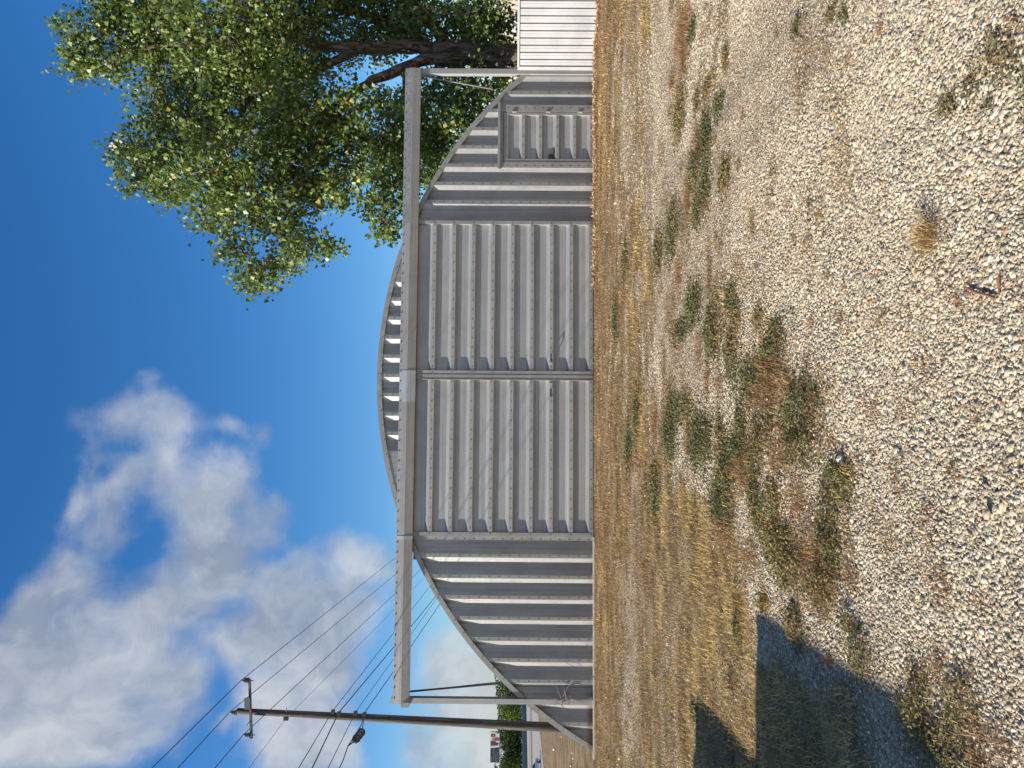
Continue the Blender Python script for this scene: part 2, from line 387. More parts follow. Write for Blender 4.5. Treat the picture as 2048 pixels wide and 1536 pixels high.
ii = (np.arange(ny-1)[:, None]*nx + np.arange(nx-1)[None, :]).ravel()
def ground_mat():
    m, nt, b = new_mat('gravel_and_dry_grass'); L = nt.links
    c = coords(nt)
    a = node(nt, 'ShaderNodeAttribute', attribute_name='cover')
    v = node(nt, 'ShaderNodeTexVoronoi', Scale=34.0); L.new(c, v.inputs['Vector'])
    v2 = node(nt, 'ShaderNodeTexVoronoi', Scale=75.0); L.new(c, v2.inputs['Vector'])
    s1 = node(nt, 'ShaderNodeSeparateColor'); L.new(v.outputs['Color'], s1.inputs[0])
    grav = ramp(nt, s1.outputs[0], [(0, (.28,.215,.145)), (.3, (.39,.315,.225)), (.65, (.46,.385,.285)), (1, (.53,.46,.355))])
    edge = ramp(nt, v.outputs['Distance'], [(.25, (1,1,1)), (.62, (.62,.56,.48))])
    grav = mixc(nt, .8, grav, edge, 'MULTIPLY')
    e2 = ramp(nt, v2.outputs['Distance'], [(.3, (1,1,1)), (.7, (.6,.55,.5))]); grav = mixc(nt, .5, grav, e2, 'MULTIPLY')
    n1 = node(nt, 'ShaderNodeTexNoise', Scale=2.0, Detail=8.0, Roughness=.7); L.new(coords(nt, (.5, 1.3, 1)), n1.inputs['Vector'])
    n2 = node(nt, 'ShaderNodeTexNoise', Scale=45.0, Detail=5.0, Roughness=.7); L.new(c, n2.inputs['Vector'])
    soil = ramp(nt, n1.outputs['Fac'], [(.36, (.11,.072,.042)), (.5, (.27,.19,.105)), (.64, (.46,.355,.21))])
    soil = mixc(nt, .75, soil, ramp(nt, n2.outputs['Fac'], [(.3, (.35,.32,.3)), (.7, (1.1,1.1,1.1))]), 'MULTIPLY')
    L.new(mixc(nt, a.outputs['Fac'], grav, soil), b.inputs['Base Color'])
    b.inputs['Roughness'].default_value = .95; b.inputs['Specular IOR Level'].default_value = .1
    bp = node(nt, 'ShaderNodeBump', Strength=.9, Distance=.018, invert=True); L.new(v.outputs['Distance'], bp.inputs['Height'])
    bq = node(nt, 'ShaderNodeBump', Strength=.7, Distance=.02); L.new(n2.outputs['Fac'], bq.inputs['Height']); L.new(bp.outputs[0], bq.inputs['Normal'])
    L.new(bq.outputs[0], b.inputs['Normal'])
    return m
ground = np_mesh('ground', np.c_[gX, gYv, gz], np.c_[ii, ii+1, ii+1+nx, ii+nx], ground_mat(), {'cover': gc}, smooth=True)
tag(ground, kind='structure')

# ---- loose stones, straw, weeds (nobody could count them)
def frustum_pts(n, y0, y1, power=1.0):
    """points spread evenly over the ground strip in and just beside the view"""
    out = []; got = 0
    while got < n:
        Y = np.sqrt(rng.uniform(y0*y0, y1*y1, n)); X = rng.uniform(-.60, .82, n)*Y + rng.uniform(-.25, .25, n)
        out.append(np.c_[X, Y]); got += n
    return np.concatenate(out)[:n]
ICO = None
def ico():
    t = (1+5**.5)/2
    v = np.array([(-1,t,0),(1,t,0),(-1,-t,0),(1,-t,0),(0,-1,t),(0,1,t),(0,-1,-t),(0,1,-t),(t,0,-1),(t,0,1),(-t,0,-1),(-t,0,1)], float)
    v /= np.linalg.norm(v[0])
    f = np.array([(0,11,5),(0,5,1),(0,1,7),(0,7,10),(0,10,11),(1,5,9),(5,11,4),(11,10,2),(10,7,6),(7,1,8),(3,9,4),(3,4,2),(3,2,6),(3,6,8),(3,8,9),(4,9,5),(2,4,11),(6,2,10),(8,6,7),(9,8,1)])
    return v, f
def stones(name, P, size, colr, sink=.25):
    v0, f0 = ico(); T = 24; temps = []
    for _ in range(T):
        v = v0*(1+rng.uniform(-.42, .30, (12, 1)))
        v = v*np.array([1, rng.uniform(.55, .95), rng.uniform(.35, .70)]); temps.append(v)
    temps = np.array(temps); n = len(P)
    V = temps[rng.integers(0, T, n)]*size[:, None, None]*.5
    # tilt and spin
    a = rng.uniform(0, 2*np.pi, n); ca, sa = np.cos(a), np.sin(a)
    tl = rng.normal(0, .35, n); ct, st = np.cos(tl), np.sin(tl)
    y = V[:,:,1]*ct[:,None]-V[:,:,2]*st[:,None]; z = V[:,:,1]*st[:,None]+V[:,:,2]*ct[:,None]; x = V[:,:,0]
    X = x*ca[:,None]-y*sa[:,None]; Yy = x*sa[:,None]+y*ca[:,None]
    z = z + terrain(P[:,0], P[:,1])[:,None] + (size*sink*rng.uniform(-.2, 1, n)-np.clip(size-.018, 0, 1)*.20)[:,None]
    W = np.stack([X+P[:,0,None], Yy+P[:,1,None], z], -1).reshape(-1, 3)
    Fc = (f0[None] + (np.arange(n)*12)[:,None,None]).reshape(-1, 3)
    C = np.repeat(colr, 12, 0)
    return np_mesh(name, W, Fc, M['stone'], {'col': C})
M['stone'] = attr_mat('limestone_gravel', 'col', .9, 0, .15, .5)
def stone_cols(n):
    base = np.array([(.62,.565,.45),(.53,.49,.41),(.72,.68,.58),(.58,.50,.37),(.48,.455,.41),(.80,.77,.69),(.46,.30,.18),(.20,.18,.165),(.40,.36,.30)])
    i = rng.choice(len(base), n, p=[.26,.18,.19,.10,.11,.07,.018,.022,.05])
    return np.clip(base[i]*np.array([.775,.705,.60])*rng.uniform(.62, 1.22, (n, 1))*rng.normal(1, .035, (n, 3)), .02, .9)
def gravel():
    P = []; Sz = []
    for (y0, y1, n, med, sg, lo, hi) in ((1.7, 3.4, 95000, .0112, .54, .0048, .048), (3.4, 5.4, 110000, .0126, .50, .0062, .045), (5.4, 8.5, 105000, .0170, .42, .010, .046), (8.5, 14.9, 58000, .027, .34, .016, .055)):
        p = frustum_pts(n, y0, y1); g = cover(p[:,0], p[:,1])
        big = fbm(p[:,0]*.8+3, p[:,1]*.8, 77, 3)
        keep = rng.random(n) < np.clip(1.05-1.15*g, .015, 1); p = p[keep]; big = big[keep]
        s = np.exp(rng.normal(np.log(med), sg, len(p)))*(.62+.76*sstep(.34,.66,big)); P.append(p); Sz.append(np.clip(s, lo, hi))
    P = np.concatenate(P); Sz = np.concatenate(Sz)
    o = stones('gravel', P, Sz, stone_cols(len(P)), .06)
    tag(o, 'loose pale limestone gravel covering the open yard', 'gravel', kind='stuff')
gravel()

def blades(P, length, width, lean, colr, z0=None, curl=.35):
    """thin bent straw / leaf blades: two quads-worth of triangles each"""
    n = len(P); a = rng.uniform(0, 2*np.pi, n)
    dx, dy = np.cos(a), np.sin(a); wx, wy = -dy*width*.5, dx*width*.5
    z = terrain(P[:,0], P[:,1]) if z0 is None else z0
    l1 = length*.55; l2 = length
    h1 = l1*np.cos(lean*.7); r1 = l1*np.sin(lean*.7); h2 = h1+(l2-l1)*np.cos(np.minimum(lean*1.3+curl*rng.random(n), 1.75)); r2 = r1+(l2-l1)*np.sin(np.minimum(lean*1.3+curl, 1.6))
    A = np.stack([P[:,0]+wx, P[:,1]+wy, z-.004], -1); B = np.stack([P[:,0]-wx, P[:,1]-wy, z-.004], -1)
    C = np.stack([P[:,0]+dx*r1-wx*.8, P[:,1]+dy*r1-wy*.8, z+h1], -1); Dd = np.stack([P[:,0]+dx*r1+wx*.8, P[:,1]+dy*r1+wy*.8, z+h1], -1)
    T = np.stack([P[:,0]+dx*r2, P[:,1]+dy*r2, z+np.maximum(h2, .004)], -1)
    V = np.stack([A, B, C, Dd, T], 1).reshape(-1, 3); k = np.arange(n)*5
    F3 = np.concatenate([np.c_[k, k+1, k+2], np.c_[k, k+2, k+3], np.c_[k+3, k+2, k+4]])
    return V, F3, np.repeat(colr, 5, 0)
def pick(cols, p, n, v=.18):
    c = np.array(cols)[rng.choice(len(cols), n, p=p)]
    return np.clip(c*rng.uniform(1-v, 1+v, (n, 1)), .01, .95)
M['straw'] = attr_mat('dry_straw', 'col', .8, .25, .2)
M['weed'] = attr_mat('weed_leaf', 'col', .7, .25, .25)
def dry_grass():
    Vs, Fs, Cs = [], [], []; off = 0
    for (y0, y1, n, ln, wd) in ((2.6, 5.5, 70000, .050, .0030), (5.5, 9.0, 90000, .050, .0045), (9.0, 15.02, 165000, .046, .0065)):
        p = frustum_pts(n, y0, y1); g = cover(p[:,0], p[:,1]); x, y = proj(p[:,0], p[:,1])
        clump = fbm(p[:,0]*5, p[:,1]*5, 41, 3)
        inb = ~((p[:,1] > 14.95))
        keep = (rng.random(n) < np.clip((g-.12)*1.15, 0, 1)*np.clip(-.35+2.4*clump, .05, 1.3)) & inb
        p = p[keep]; m = len(p); tone = .5*fbm(p[:,0]*.55, p[:,1]*1.5, 51, 3)+.5*fbm(p[:,0]*1.9, p[:,1]*4.2, 53, 4); x, y = proj(p[:,0], p[:,1])
        tone = tone + .22*np.exp(-((x-1292)/14)**2)*(y < 600)*(y > 330) + .10*(y > 980)*(x > 1300) - .09*(x < 1240)
        gold = pick([(.60,.42,.155),(.50,.345,.125),(.64,.49,.25)], [.45,.4,.15], m)
        brn = pick([(.36,.23,.115),(.21,.13,.07),(.46,.325,.18),(.30,.16,.08)], [.4,.25,.25,.1], m)
        w = sstep(.49, .60, tone + rng.normal(0, .04, m))[:, None]
        c = gold*w + brn*(1-w)
        olw = .05+.30*sstep(.5, .7, fbm(p[:,0]*1.1+5, p[:,1]*2.4, 57, 3)); ol = rng.random(m) < olw; c[ol] = pick([(.20,.22,.09),(.30,.29,.12),(.13,.16,.07)], [.4,.4,.2], ol.sum())
        c = c*(.45+1.15*fbm(p[:,0]*3.0+3, p[:,1]*5.5, 59, 3))[:,None]
        L_ = ln*rng.uniform(.45, 1.45, m)*(.45+1.2*fbm(p[:,0]*2.4, p[:,1]*3, 61, 3))
        V, F3, C = blades(p, L_, wd*rng.uniform(.6, 1.4, m), np.abs(rng.normal(1.12, .36, m)), c)
        Vs.append(V); Fs.append(F3+off); Cs.append(C); off += len(V)
    o = np_mesh('dry_grass', np.concatenate(Vs), np.concatenate(Fs), M['straw'], {'col': np.concatenate(Cs)})
    tag(o, 'short dead tan grass in front of the metal building', 'grass', kind='stuff')
dry_grass()
def patch_points(lst, dens, jitter=1.0, maxn=4000):
    P = []; H = []
    for (cx, cy, rx, ry) in lst:
        if rx <= 0: continue
        c = ground_at(cx, cy); e1 = ground_at(cx-rx, cy); e2 = ground_at(cx, cy-ry)
        ax = max(.03, (e2-c).length); ay = max(.03, (ground_at(cx+rx, cy)-e1).length*.5)
        n = int(min(maxn, dens*math.pi*ax*ay)); 
        if n < 4: n = 4
        k = max(2, n//30)                                   # several crowns per patch
        cen = rng.normal(0, .45, (k, 2)); w = rng.integers(0, k, n)
        q = cen[w] + rng.normal(0, .36, (n, 2)); rr = np.hypot(q[:,0], q[:,1]); q = q[rr < 1.7]; rr = rr[rr < 1.7]
        P.append(np.c_[c.x+q[:,0]*ax, c.y+q[:,1]*ay]); H.append(np.clip(1.1-rr, .12, 1)*min(1.0, (ax+ay)*1.6))
    return np.concatenate(P), np.concatenate(H)
def leaf_tris(P3, size, colr, flat=.5):
    """small pointed leaves at 3D points"""
    n = len(P3); d = rng.normal(0, 1, (n, 3)); d[:,2] = np.abs(d[:,2])*(1-flat); d /= np.linalg.norm(d, axis=1)[:,None]
    r = rng.normal(0, 1, (n, 3)); s = np.cross(d, r); s /= np.linalg.norm(s, axis=1)[:,None]+1e-9
    L_ = size[:,None]
    A = P3; B = P3+d*L_*.5+s*L_*.28; C = P3+d*L_; E = P3+d*L_*.5-s*L_*.28
    V = np.stack([A, B, C, E], 1).reshape(-1, 3); k = np.arange(n)*4
    return V, np.c_[k, k+1, k+2, k+3], np.repeat(colr, 4, 0)
def weeds():
    P, H = patch_points([(a, b, c*1.25, d*1.2) for a, b, c, d in WEEDS], 8200+0, maxn=15000); n = len(P)
    dep = P[:,1]; hmax = np.where((dep < 4.4) & (P[:,0] < 0), .15, .055)*H*np.clip(1.25-dep*.03, .6, 1.2)
    z = terrain(P[:,0], P[:,1]) + rng.random(n)**.7*hmax
    size = rng.uniform(.014, .030, n)*np.clip(.38+dep*.105, .55, 1.35)
    hue = fbm(P[:,0]*2.6, P[:,1]*2.6, 91, 4)[:,None]
    c = pick([(.115,.125,.056),(.14,.147,.068),(.175,.172,.08),(.085,.095,.047),(.23,.18,.09)], [.3,.27,.2,.15,.08], n)
    c2 = pick([(.27,.20,.09),(.33,.23,.11),(.22,.12,.06),(.20,.19,.07)], [.35,.25,.2,.2], n)
    x, y = proj(P[:,0], P[:,1]); dry = np.clip(sstep(.50, .62, hue[:,0]) + .25*((x > 1500) & (y > 680)), 0, .9)
    sel = rng.random(n) < dry*.75; c[sel] = c2[sel]
    V, F4, C = leaf_tris(np.c_[P, z], size, c, .45)
    o = np_mesh('low_weeds', V, F4, M['weed'], {'col': C}); tag(o, 'low grey green weeds in patches on the gravel', 'weeds', kind='stuff')
    # russet dead weeds
    P, H = patch_points(BROWN, 2600, maxn=2600)
    q = frustum_pts(26000, 2.2, 13.5); spn = fbm(q[:,0]*2.3+7, q[:,1]*2.0, 23, 4); q = q[(spn > .575)]
    cc = frustum_pts(1500, 2.4, 13.0); cc = cc[fbm(cc[:,0]*.9+17, cc[:,1]*.9, 29, 3) > .46]
    w = np.repeat(np.arange(len(cc)), rng.integers(8, 46, len(cc))); tuf = cc[w]+rng.normal(0, 1, (len(w), 2))*rng.uniform(.02, .065, len(cc))[w][:,None]
    P = np.concatenate([P, q, tuf]); H = np.r_[H, np.full(len(q), .35), np.full(len(tuf), .22)]; n = len(P)
    c = pick([(.30,.165,.075),(.24,.12,.055),(.38,.24,.115),(.20,.10,.06)], [.35,.25,.25,.15], n)
    V, F3, C = blades(P, .075*(.4+H)*rng.uniform(.5, 1.3, n), np.full(n, .0035), np.abs(rng.normal(.8, .4, n)), c)
    o = np_mesh('dead_weeds', V, F3, M['straw'], {'col': C}); tag(o, 'rusty brown dead weeds scattered between the stones', 'weeds', kind='stuff')
    # fallen leaves blown against the wall and the white fence
    m = 1300; t = rng.random(m)
    X = np.where(t < .65, rng.uniform(3.2, 8.1, m), rng.uniform(8.15, 9.9, m))
    Yb = np.where(X < 8.13, 14.97, 14.97-(X-8.13)*.93); Y = Yb - .04 - np.abs(rng.normal(0, .16, m))*np.where(X > 5.5, 1.6, .7)
    few = 160; X = np.r_[X, rng.uniform(-6, 9, few)]; Y = np.r_[Y, rng.uniform(9.5, 14.8, few)]
    n = len(X); P3 = np.c_[X, Y, terrain(X, Y)+rng.uniform(.004, .05, n)]
    c = pick([(.50,.31,.16),(.42,.22,.11),(.58,.42,.22),(.34,.2,.12)], [.35,.25,.25,.15], n)
    V, F4, C = leaf_tris(P3, rng.uniform(.04, .085, n), c, .7)
    o = np_mesh('fallen_leaves', V, F4, M['straw'], {'col': C}); tag(o, 'dry orange leaves fallen along the wall and fence foot', 'leaves', kind='stuff')
weeds()

# ------------------------------------------------------------------ the arched metal building
ACX, ACZ, AR = 1.37, -4.172, 8.79
XL, XR = ACX-math.sqrt(AR**2-ACZ**2), ACX+math.sqrt(AR**2-ACZ**2)
def arch_z(x, r=AR):
    q = r*r-(x-ACX)**2
    return ACZ+math.sqrt(max(q, 0))
bld = empty('metal_building', (ACX, D, 0))
tag(bld, 'silver arched metal building with ribbed end wall and two wide sliding doors', 'building')
RD = .065
def rib_points(flats, half=.037, w=.10):
    """breakpoints (x, y) of the ribbed sheet: outward flat at every x in flats, recess between"""
    pts = []
    for c in flats:
        pts += [(c-half-w, D+RD), (c-half, D), (c+half, D), (c+half+w, D+RD)]
    return pts
def wall_strip(mb, pts, z0f, rtop=AR-.03):
    for (xa, ya), (xb, yb) in zip(pts[:-1], pts[1:]):
        if xb-xa < 1e-4: continue
        n = max(1, int((xb-xa)/.05))
        for i in range(n):
            x0 = xa+(xb-xa)*i/n; x1 = xa+(xb-xa)*(i+1)/n; y0 = ya+(yb-ya)*i/n; y1 = ya+(yb-ya)*(i+1)/n
            b0, b1 = z0f(x0), z0f(x1); t0, t1 = arch_z(x0, rtop), arch_z(x1, rtop)
            if t0 <= b0 and t1 <= b1: continue
            mb.add([(x0, y0, b0), (x1, y1, b1), (x1, y1, max(t1, b1)), (x0, y0, max(t0, b0))], [(0, 1, 2, 3)])
def wall_screws(mb, flats, z0, pitch=.208, side=1):
    for c in flats:
        z = z0
        while z < arch_z(c)-.14:
            if not (5.85 < c < 7.36 and z < 2.16) : mb.disc((c+.004*side, D, z), .0105, .005, m=1)
            z += pitch
wl = MB()
flL = [-2.10-.337] + [-2.442-.4235*k for k in range(1, 9)]
pl = [(-2.06, D), (-2.475+.0, D)]
pl = rib_points(sorted(flL))
pl = [(XL, D)] + [(a, b) for a, b in pl if a > XL+.01] 
pl = pl + [(-2.0, D+RD)] if pl[-1][0] < -2.0 else pl
wall_strip(wl, pl, lambda x: .0); wall_screws(wl, flL, .11)
flR = [5.141+.4125*k for k in range(0, 8)]
MD0, MD1, MDZ = 5.93, 7.30, 2.08
ptsR = [(4.70, D+RD)] + rib_points(flR); ptsR = [(a, b) for a, b in ptsR if a < XR-.05]; ptsR.append((XR, D+RD))
# cut the personnel door opening out of the sheet
def cut(pts, lo, hi):
    a = [p for p in pts if p[0] < lo]; b = [p for p in pts if lo <= p[0] <= hi]; c = [p for p in pts if p[0] > hi]
    def yv(x):
        for (xa, ya), (xb, yb) in zip(pts[:-1], pts[1:]):
            if xa <= x <= xb: return ya+(yb-ya)*(x-xa)/max(xb-xa, 1e-9)
    A, B = (lo, yv(lo)), (hi, yv(hi))
    return a+[A], [A]+b+[B], [B]+c
pa, pm, pc = cut(ptsR, MD0, MD1)
wall_strip(wl, pa, lambda x: 0.); wall_strip(wl, pm, lambda x: MDZ); wall_strip(wl, pc, lambda x: 0.); wall_screws(wl, flR, .14)
flT = [1.34+.4125*k for k in range(-4, 6)]
ptsT = [(-2.0, D)] + [p for p in rib_points(flT)][1:-1] + [(4.70, D)]
wall_strip(wl, ptsT, lambda x: 3.78)
for c in flT:
    for z in (4.15, 4.29, 4.43):
        if z < arch_z(c)-.1: wl.disc((c, D, z), .0105, .005, m=1)
for k in range(7):
    for s in (-1, 1):
        x = ACX + s*(2.35+.09*k); wl.disc((x, D, arch_z(x)-.15-.01*k), .0105, .005, m=1)
wl.build('end_wall', [M['wall'], M['screw']], bld)
# flat jamb plates beside the big doors
jb = MB()
jb.box(-2.105, -2.02, D-.012, D+.03, 0, 3.83)
for k in range(18):
    jb.disc((-2.085, D-.012, .12+.2*k), .0105, .005, m=1)
jb.build('door_jamb', [M['trim'], M['screw']], bld)
jb = MB(); jb.box(4.70, 4.80, D+.0, D+.04, 0, 3.83); jb.build('door_jamb', M['trim'], bld)
# roof shell, ribbed across its length
rf = MB(); NA = 56
a0 = math.asin((XL-ACX)/AR); a1 = math.asin((XR-ACX)/AR)
prof = [(0.0, 0.0)]; y = .0
while y < 24:
    prof += [(y+.02, .0), (y+.14, .0), (y+.22, -.075), (y+.50, -.075), (y+.58, .0)]; y += .6
rows = []
for (yy, dr) in prof:
    rows.append([(ACX+(AR+dr)*math.sin(a0+(a1-a0)*i/NA), D+.03+yy, ACZ+(AR+dr)*math.cos(a0+(a1-a0)*i/NA)) for i in range(NA+1)])
vsr = [p for r in rows for p in r]; fsr = []
for j in range(len(rows)-1):
    for i in range(NA): fsr.append((j*(NA+1)+i, j*(NA+1)+i+1, (j+1)*(NA+1)+i+1, (j+1)*(NA+1)+i))
rf.add(vsr, fsr); rf.build('roof', M['roof'], bld)
# edge trim round the arch: an angle flange, in lengths with visible joints
tr = MB(); NT = 96
def ring(r0, r1, y0, y1, i0, i1, dy=0):
    for i in range(i0, i1):
        t0 = a0+(a1-a0)*i/NT; t1 = a0+(a1-a0)*(i+1)/NT
        def P(r, t, yv): return (ACX+r*math.sin(t), yv, ACZ+r*math.cos(t))
        v = [P(r0,t0,y0), P(r1,t0,y0), P(r1,t1,y0), P(r0,t1,y0), P(r0,t0,y1), P(r1,t0,y1), P(r1,t1,y1), P(r0,t1,y1)]
        tr.add(v, [(0,3,2,1), (1,2,6,5), (0,4,7,3)] + ([(0,1,5,4)] if i == i0 else []) + ([(3,7,6,2)] if i == i1-1 else []))
seg = 12
for s_ in range(NT//seg):
    k = .004*(s_ % 2)
    ring(AR-.088, AR+.012, D-.013-k, D+.25, s_*seg, (s_+1)*seg)
for i in range(60):
    t = a0+(a1-a0)*(i+.5)/60; x = ACX+(AR-.06)*math.sin(t); tr.disc((x, D-.019, ACZ+(AR-.06)*math.cos(t)), .010, .004, m=1)
tr.build('arch_trim', [M['trim'], M['screw']], bld)
# low concrete footing
ft = MB(); ft.box(XL-.12, -2.02, D-.10, D+.02, -.15, .028); ft.box(4.75, XR-.05, D-.05, D+.02, -.15, .022); ft.box(-2.02, 4.75, D-.02, D+.3, -.15, .012)
ft.build('footing', M['concrete'], bld)
bk = MB(); bk.box(-2.6, 5.0, D+.45, D+.5, .0, 3.85); bk.build('dark_interior', M['seam'], bld)  # near-black sheet painted in for the unlit interior behind the doors

# header beam carrying the doors: box track with a sloping cover above it
BP = D-.15
bm = MB()
bx0, bx1 = -5.40, 8.10
poly = [(BP+.028, 3.795), (BP-.004, 3.965), (BP+.030, 4.128), (D-.03, 4.15), (D-.03, 3.80), (BP+.05, 3.80), (BP+.05, 3.83), (BP+.040, 3.83), (BP+.040, 3.795)]
bm.prism(poly[:], bx0, bx1)
x = bx0+.1
while x < bx1: bm.disc((x, BP+.022, 4.108), .013, .008, m=1); x += .21
bo = bm.build('header_beam', [M['beam'], M['screw']], bld)
sp = MB(); sp.prism([(BP+.021, 3.79), (BP-.011, 3.97), (BP+.027, 4.133), (BP+.034, 4.131), (BP-.003, 3.965), (BP+.026, 3.79)], .78, 1.44)
sp.build('splice_plate', M['fresh'], bo)
sp = MB(); sp.prism([(BP+.021, 3.79), (BP-.011, 3.97), (BP+.027, 4.133), (BP+.034, 4.131), (BP-.003, 3.965), (BP+.026, 3.79)], -2.09, -2.02)
sp.build('splice_plate', M['fresh'], bo)
sg = MB(); sg.add([(4.62, BP-.003, 3.985), (8.09, BP-.003, 3.985), (8.09, BP+.0255, 4.122), (4.62, BP+.0255, 4.122)], [(0,1,2,3)]); sg.build('cover_sheet', M['spangle'], bo)
ec = MB(); ec.prism([(BP+.002, 3.798), (BP-.002, 3.962), (D-.10, 3.99), (D-.05, 3.80)], bx0-.075, bx0+.02); ec.build('track_end', M['trim'], bo)
# posts at both ends
for (xa, xb, zt, h0) in ((-5.43, -5.325, 4.20, 0), (8.025, 8.14, 4.12, 0)):
    p = MB(); p.box(xa, xb, D-.045, D-.037, 0, zt)
    if xa < 0: p.box(xa, xa+.008, D-.037, D+.085, 0, zt); p.box(xa, xb, D+.085, D+.093, 0, zt)
    else: p.box(xa, xb, D-.037, D+.075, 0, zt)
    po = p.build('support_post', M['post'], bld)
# brace rods from the beam ends back onto the roof
e1 = at(1001, 1366.5, D+1.1)
b_ = MB(); b_.tube([(-5.20, D-.02, 3.80), tuple(e1)], .021, 7); b_.build('brace_rod', M['black'], bld)
b_ = MB(); b_.tube([(-5.22, D+.04, 3.80), tuple(at(1000, 1363.5, D+1.3))], .007, 5); b_.build('brace_rod', M['black'], bld)
b_ = MB(); b_.tube([(7.98, D-.01, 3.79), tuple(at(985, 178, D+1.0))], .018, 7); b_.build('brace_rod', M['post'], bld)

def ribbed_panel(mb, x0, x1, z0, z1, flats, yo, depth, half, w_dn, w_up, screws=None, ins=0):
    """sheet with horizontal ribs; flats are the z of the outward flats"""
    pts = [(z0, yo)]
    for c in sorted(flats):
        for zz, yy in ((c-half-w_dn, yo+depth), (c-half, yo), (c+half, yo), (c+half+w_up, yo+depth)):
            if zz > pts[-1][0]+1e-4 and zz < z1: pts.append((zz, yy))
    pts.append((z1, pts[-1][1]))
    N = 14
    for (za, ya), (zb, yb) in zip(pts[:-1], pts[1:]):
        for i in range(N):
            xa = x0+(x1-x0)*i/N; xb = x0+(x1-x0)*(i+1)/N
            mb.add([(xa, ya, za), (xb, ya, za), (xb, yb, zb), (xa, yb, zb)], [(0,1,2,3)])
    if screws:
        for c in flats:
            x = x0+screws*.5
            while x < x1-.03:
                if z0 < c < z1: mb.disc((x, yo, c), .0105, .006, m=1)
                x += screws
DY = D-.062; DDEP = .056
dfl = [.072+.4215*k for k in range(9)]
for (xa, xb, hx, nm) in ((-2.02, 1.325, .98, 'L'), (1.375, 4.71, 1.72, 'R')):
    p = MB(); ribbed_panel(p, xa+.06, xb-.06, .045, 3.86, dfl, DY+.003, DDEP, .041, .055, .068, .205)
    door = p.build('sliding_door', [M['door'], M['screw']], bld)
    f = MB()
    f.box(xa, xa+.075, DY-.002, DY+DDEP+.012, .03, 3.86); f.box(xb-.075, xb, DY-.002, DY+DDEP+.012, .03, 3.86)
    f.box(xa+.075, xb-.075, DY-.004, DY+DDEP+.01, .022, .062)
    for c in dfl:
        f.disc((xa+.045, DY-.002, c), .0115, .005, m=1); f.disc((xb-.045, DY-.002, c), .0115, .005, m=1)
    # small angle lip on the meeting edges
    if nm == 'L': f.box(xb-.075, xb-.055, DY-.010, DY-.0025, .03, 3.84); f.box(xb+.001, xb+.043, DY-.008, DY+.03, .03, 3.84)
    else: f.box(xa+.055, xa+.075, DY-.010, DY-.0025, .03, 3.84)
    f.build('door_frame', [M['trim'], M['screw']], door)
    h = MB(); zc = dfl[2]+.008
    h.tube([(hx-.085, DY+.004, zc), (hx-.085, DY-.045, zc), (hx-.06, DY-.06, zc), (hx+.06, DY-.06, zc), (hx+.085, DY-.045, zc), (hx+.085, DY+.004, zc)], .012, 8)
    h.build('handle', M['black'], door)
    q = MB(); 
    if nm == 'L': q.box(hx+.13, hx+.22, DY-.012, DY+.002, zc-.035, zc+.035)
    else: q.box(hx-.105, hx-.075, DY-.012, DY+.002, zc-.03, zc+.03)
    q.build('handle_plate', M['fresh'], door)
# personnel door
fr = MB()
fr.box(MD0-.02, MD0+.115, D-.022, D+.07, 0, MDZ-.03); fr.box(MD1-.125, MD1+.03, D-.022, D+.07, 0, MDZ-.03)
fr.box(MD0+.115, MD1-.125, D-.018, D+.07, 1.985, MDZ-.03); fr.box(MD0-.06, MD1+.06, D-.075, D+.02, MDZ-.03, MDZ+.02); fr.box(MD0-.06, MD1+.06, D-.055, D+.0, MDZ-.055, MDZ-.03)
for k in range(10):
    fr.disc((MD0+.03, D-.022, .13+.195*k), .011, .005, m=1); fr.disc((MD1-.035, D-.022, .13+.195*k), .011, .005, m=1)
fo = fr.build('door_frame', [M['trim'], M['screw']], bld)
lf = MB(); lx0, lx1 = MD0+.127, MD1-.137
lfl = [.05+.3735*k for k in range(6)]
ribbed_panel(lf, lx0+.04, lx1-.04, .03, 1.97, lfl, D-.010, .058, .032, .05, .06, .21)
dr = lf.build('door', [M['door'], M['screw']], bld)
lr = MB(); lr.box(lx0, lx0+.055, D-.014, D+.055, .025, 1.972); lr.box(lx1-.055, lx1, D-.014, D+.055, .025, 1.972); lr.box(lx0+.055, lx1-.055, D-.013, D+.05, 1.915, 1.972); lr.box(lx0+.055, lx1-.055, D-.013, D+.05, .025, .06)
lr.build('leaf_frame', M['trim'], dr)
gp = MB(); gp.box(lx1, lx1+.012, D+.0, D+.06, .02, 1.985); gp.box(lx0-.012, lx0, D+.0, D+.06, .02, 1.985); gp.box(lx0, lx1, D+.0, D+.06, 1.972, 1.985); gp.build('door_gap', M['seam'], dr)
for z in (.30, 1.00, 1.74):
    h = MB(); h.box(lx1-.012, lx1+.040, D-.034, D-.015, z-.045, z+.045); h.tube([(lx1+.006, D-.036, z-.05), (lx1+.006, D-.036, z+.05)], .011, 8); h.build('hinge', M['trim'], dr)
lt = MB(); lt.box(lx0+.058, lx0+.165, D-.004, D+.03, .88, .99); lt.box(lx0+.085, lx0+.13, D-.02, D-.003, .90, .97); lt.tube([(lx0+.165, D+.0, .885), (lx0+.33, D+.005, .86)], .006, 6); lt.build('latch', M['black'], dr)
sm = MB(); sm.box(MD0+.03, MD0+.115, D-.024, D-.0221, 1.245, 1.252); sm.build('joint', M['white'], fo)

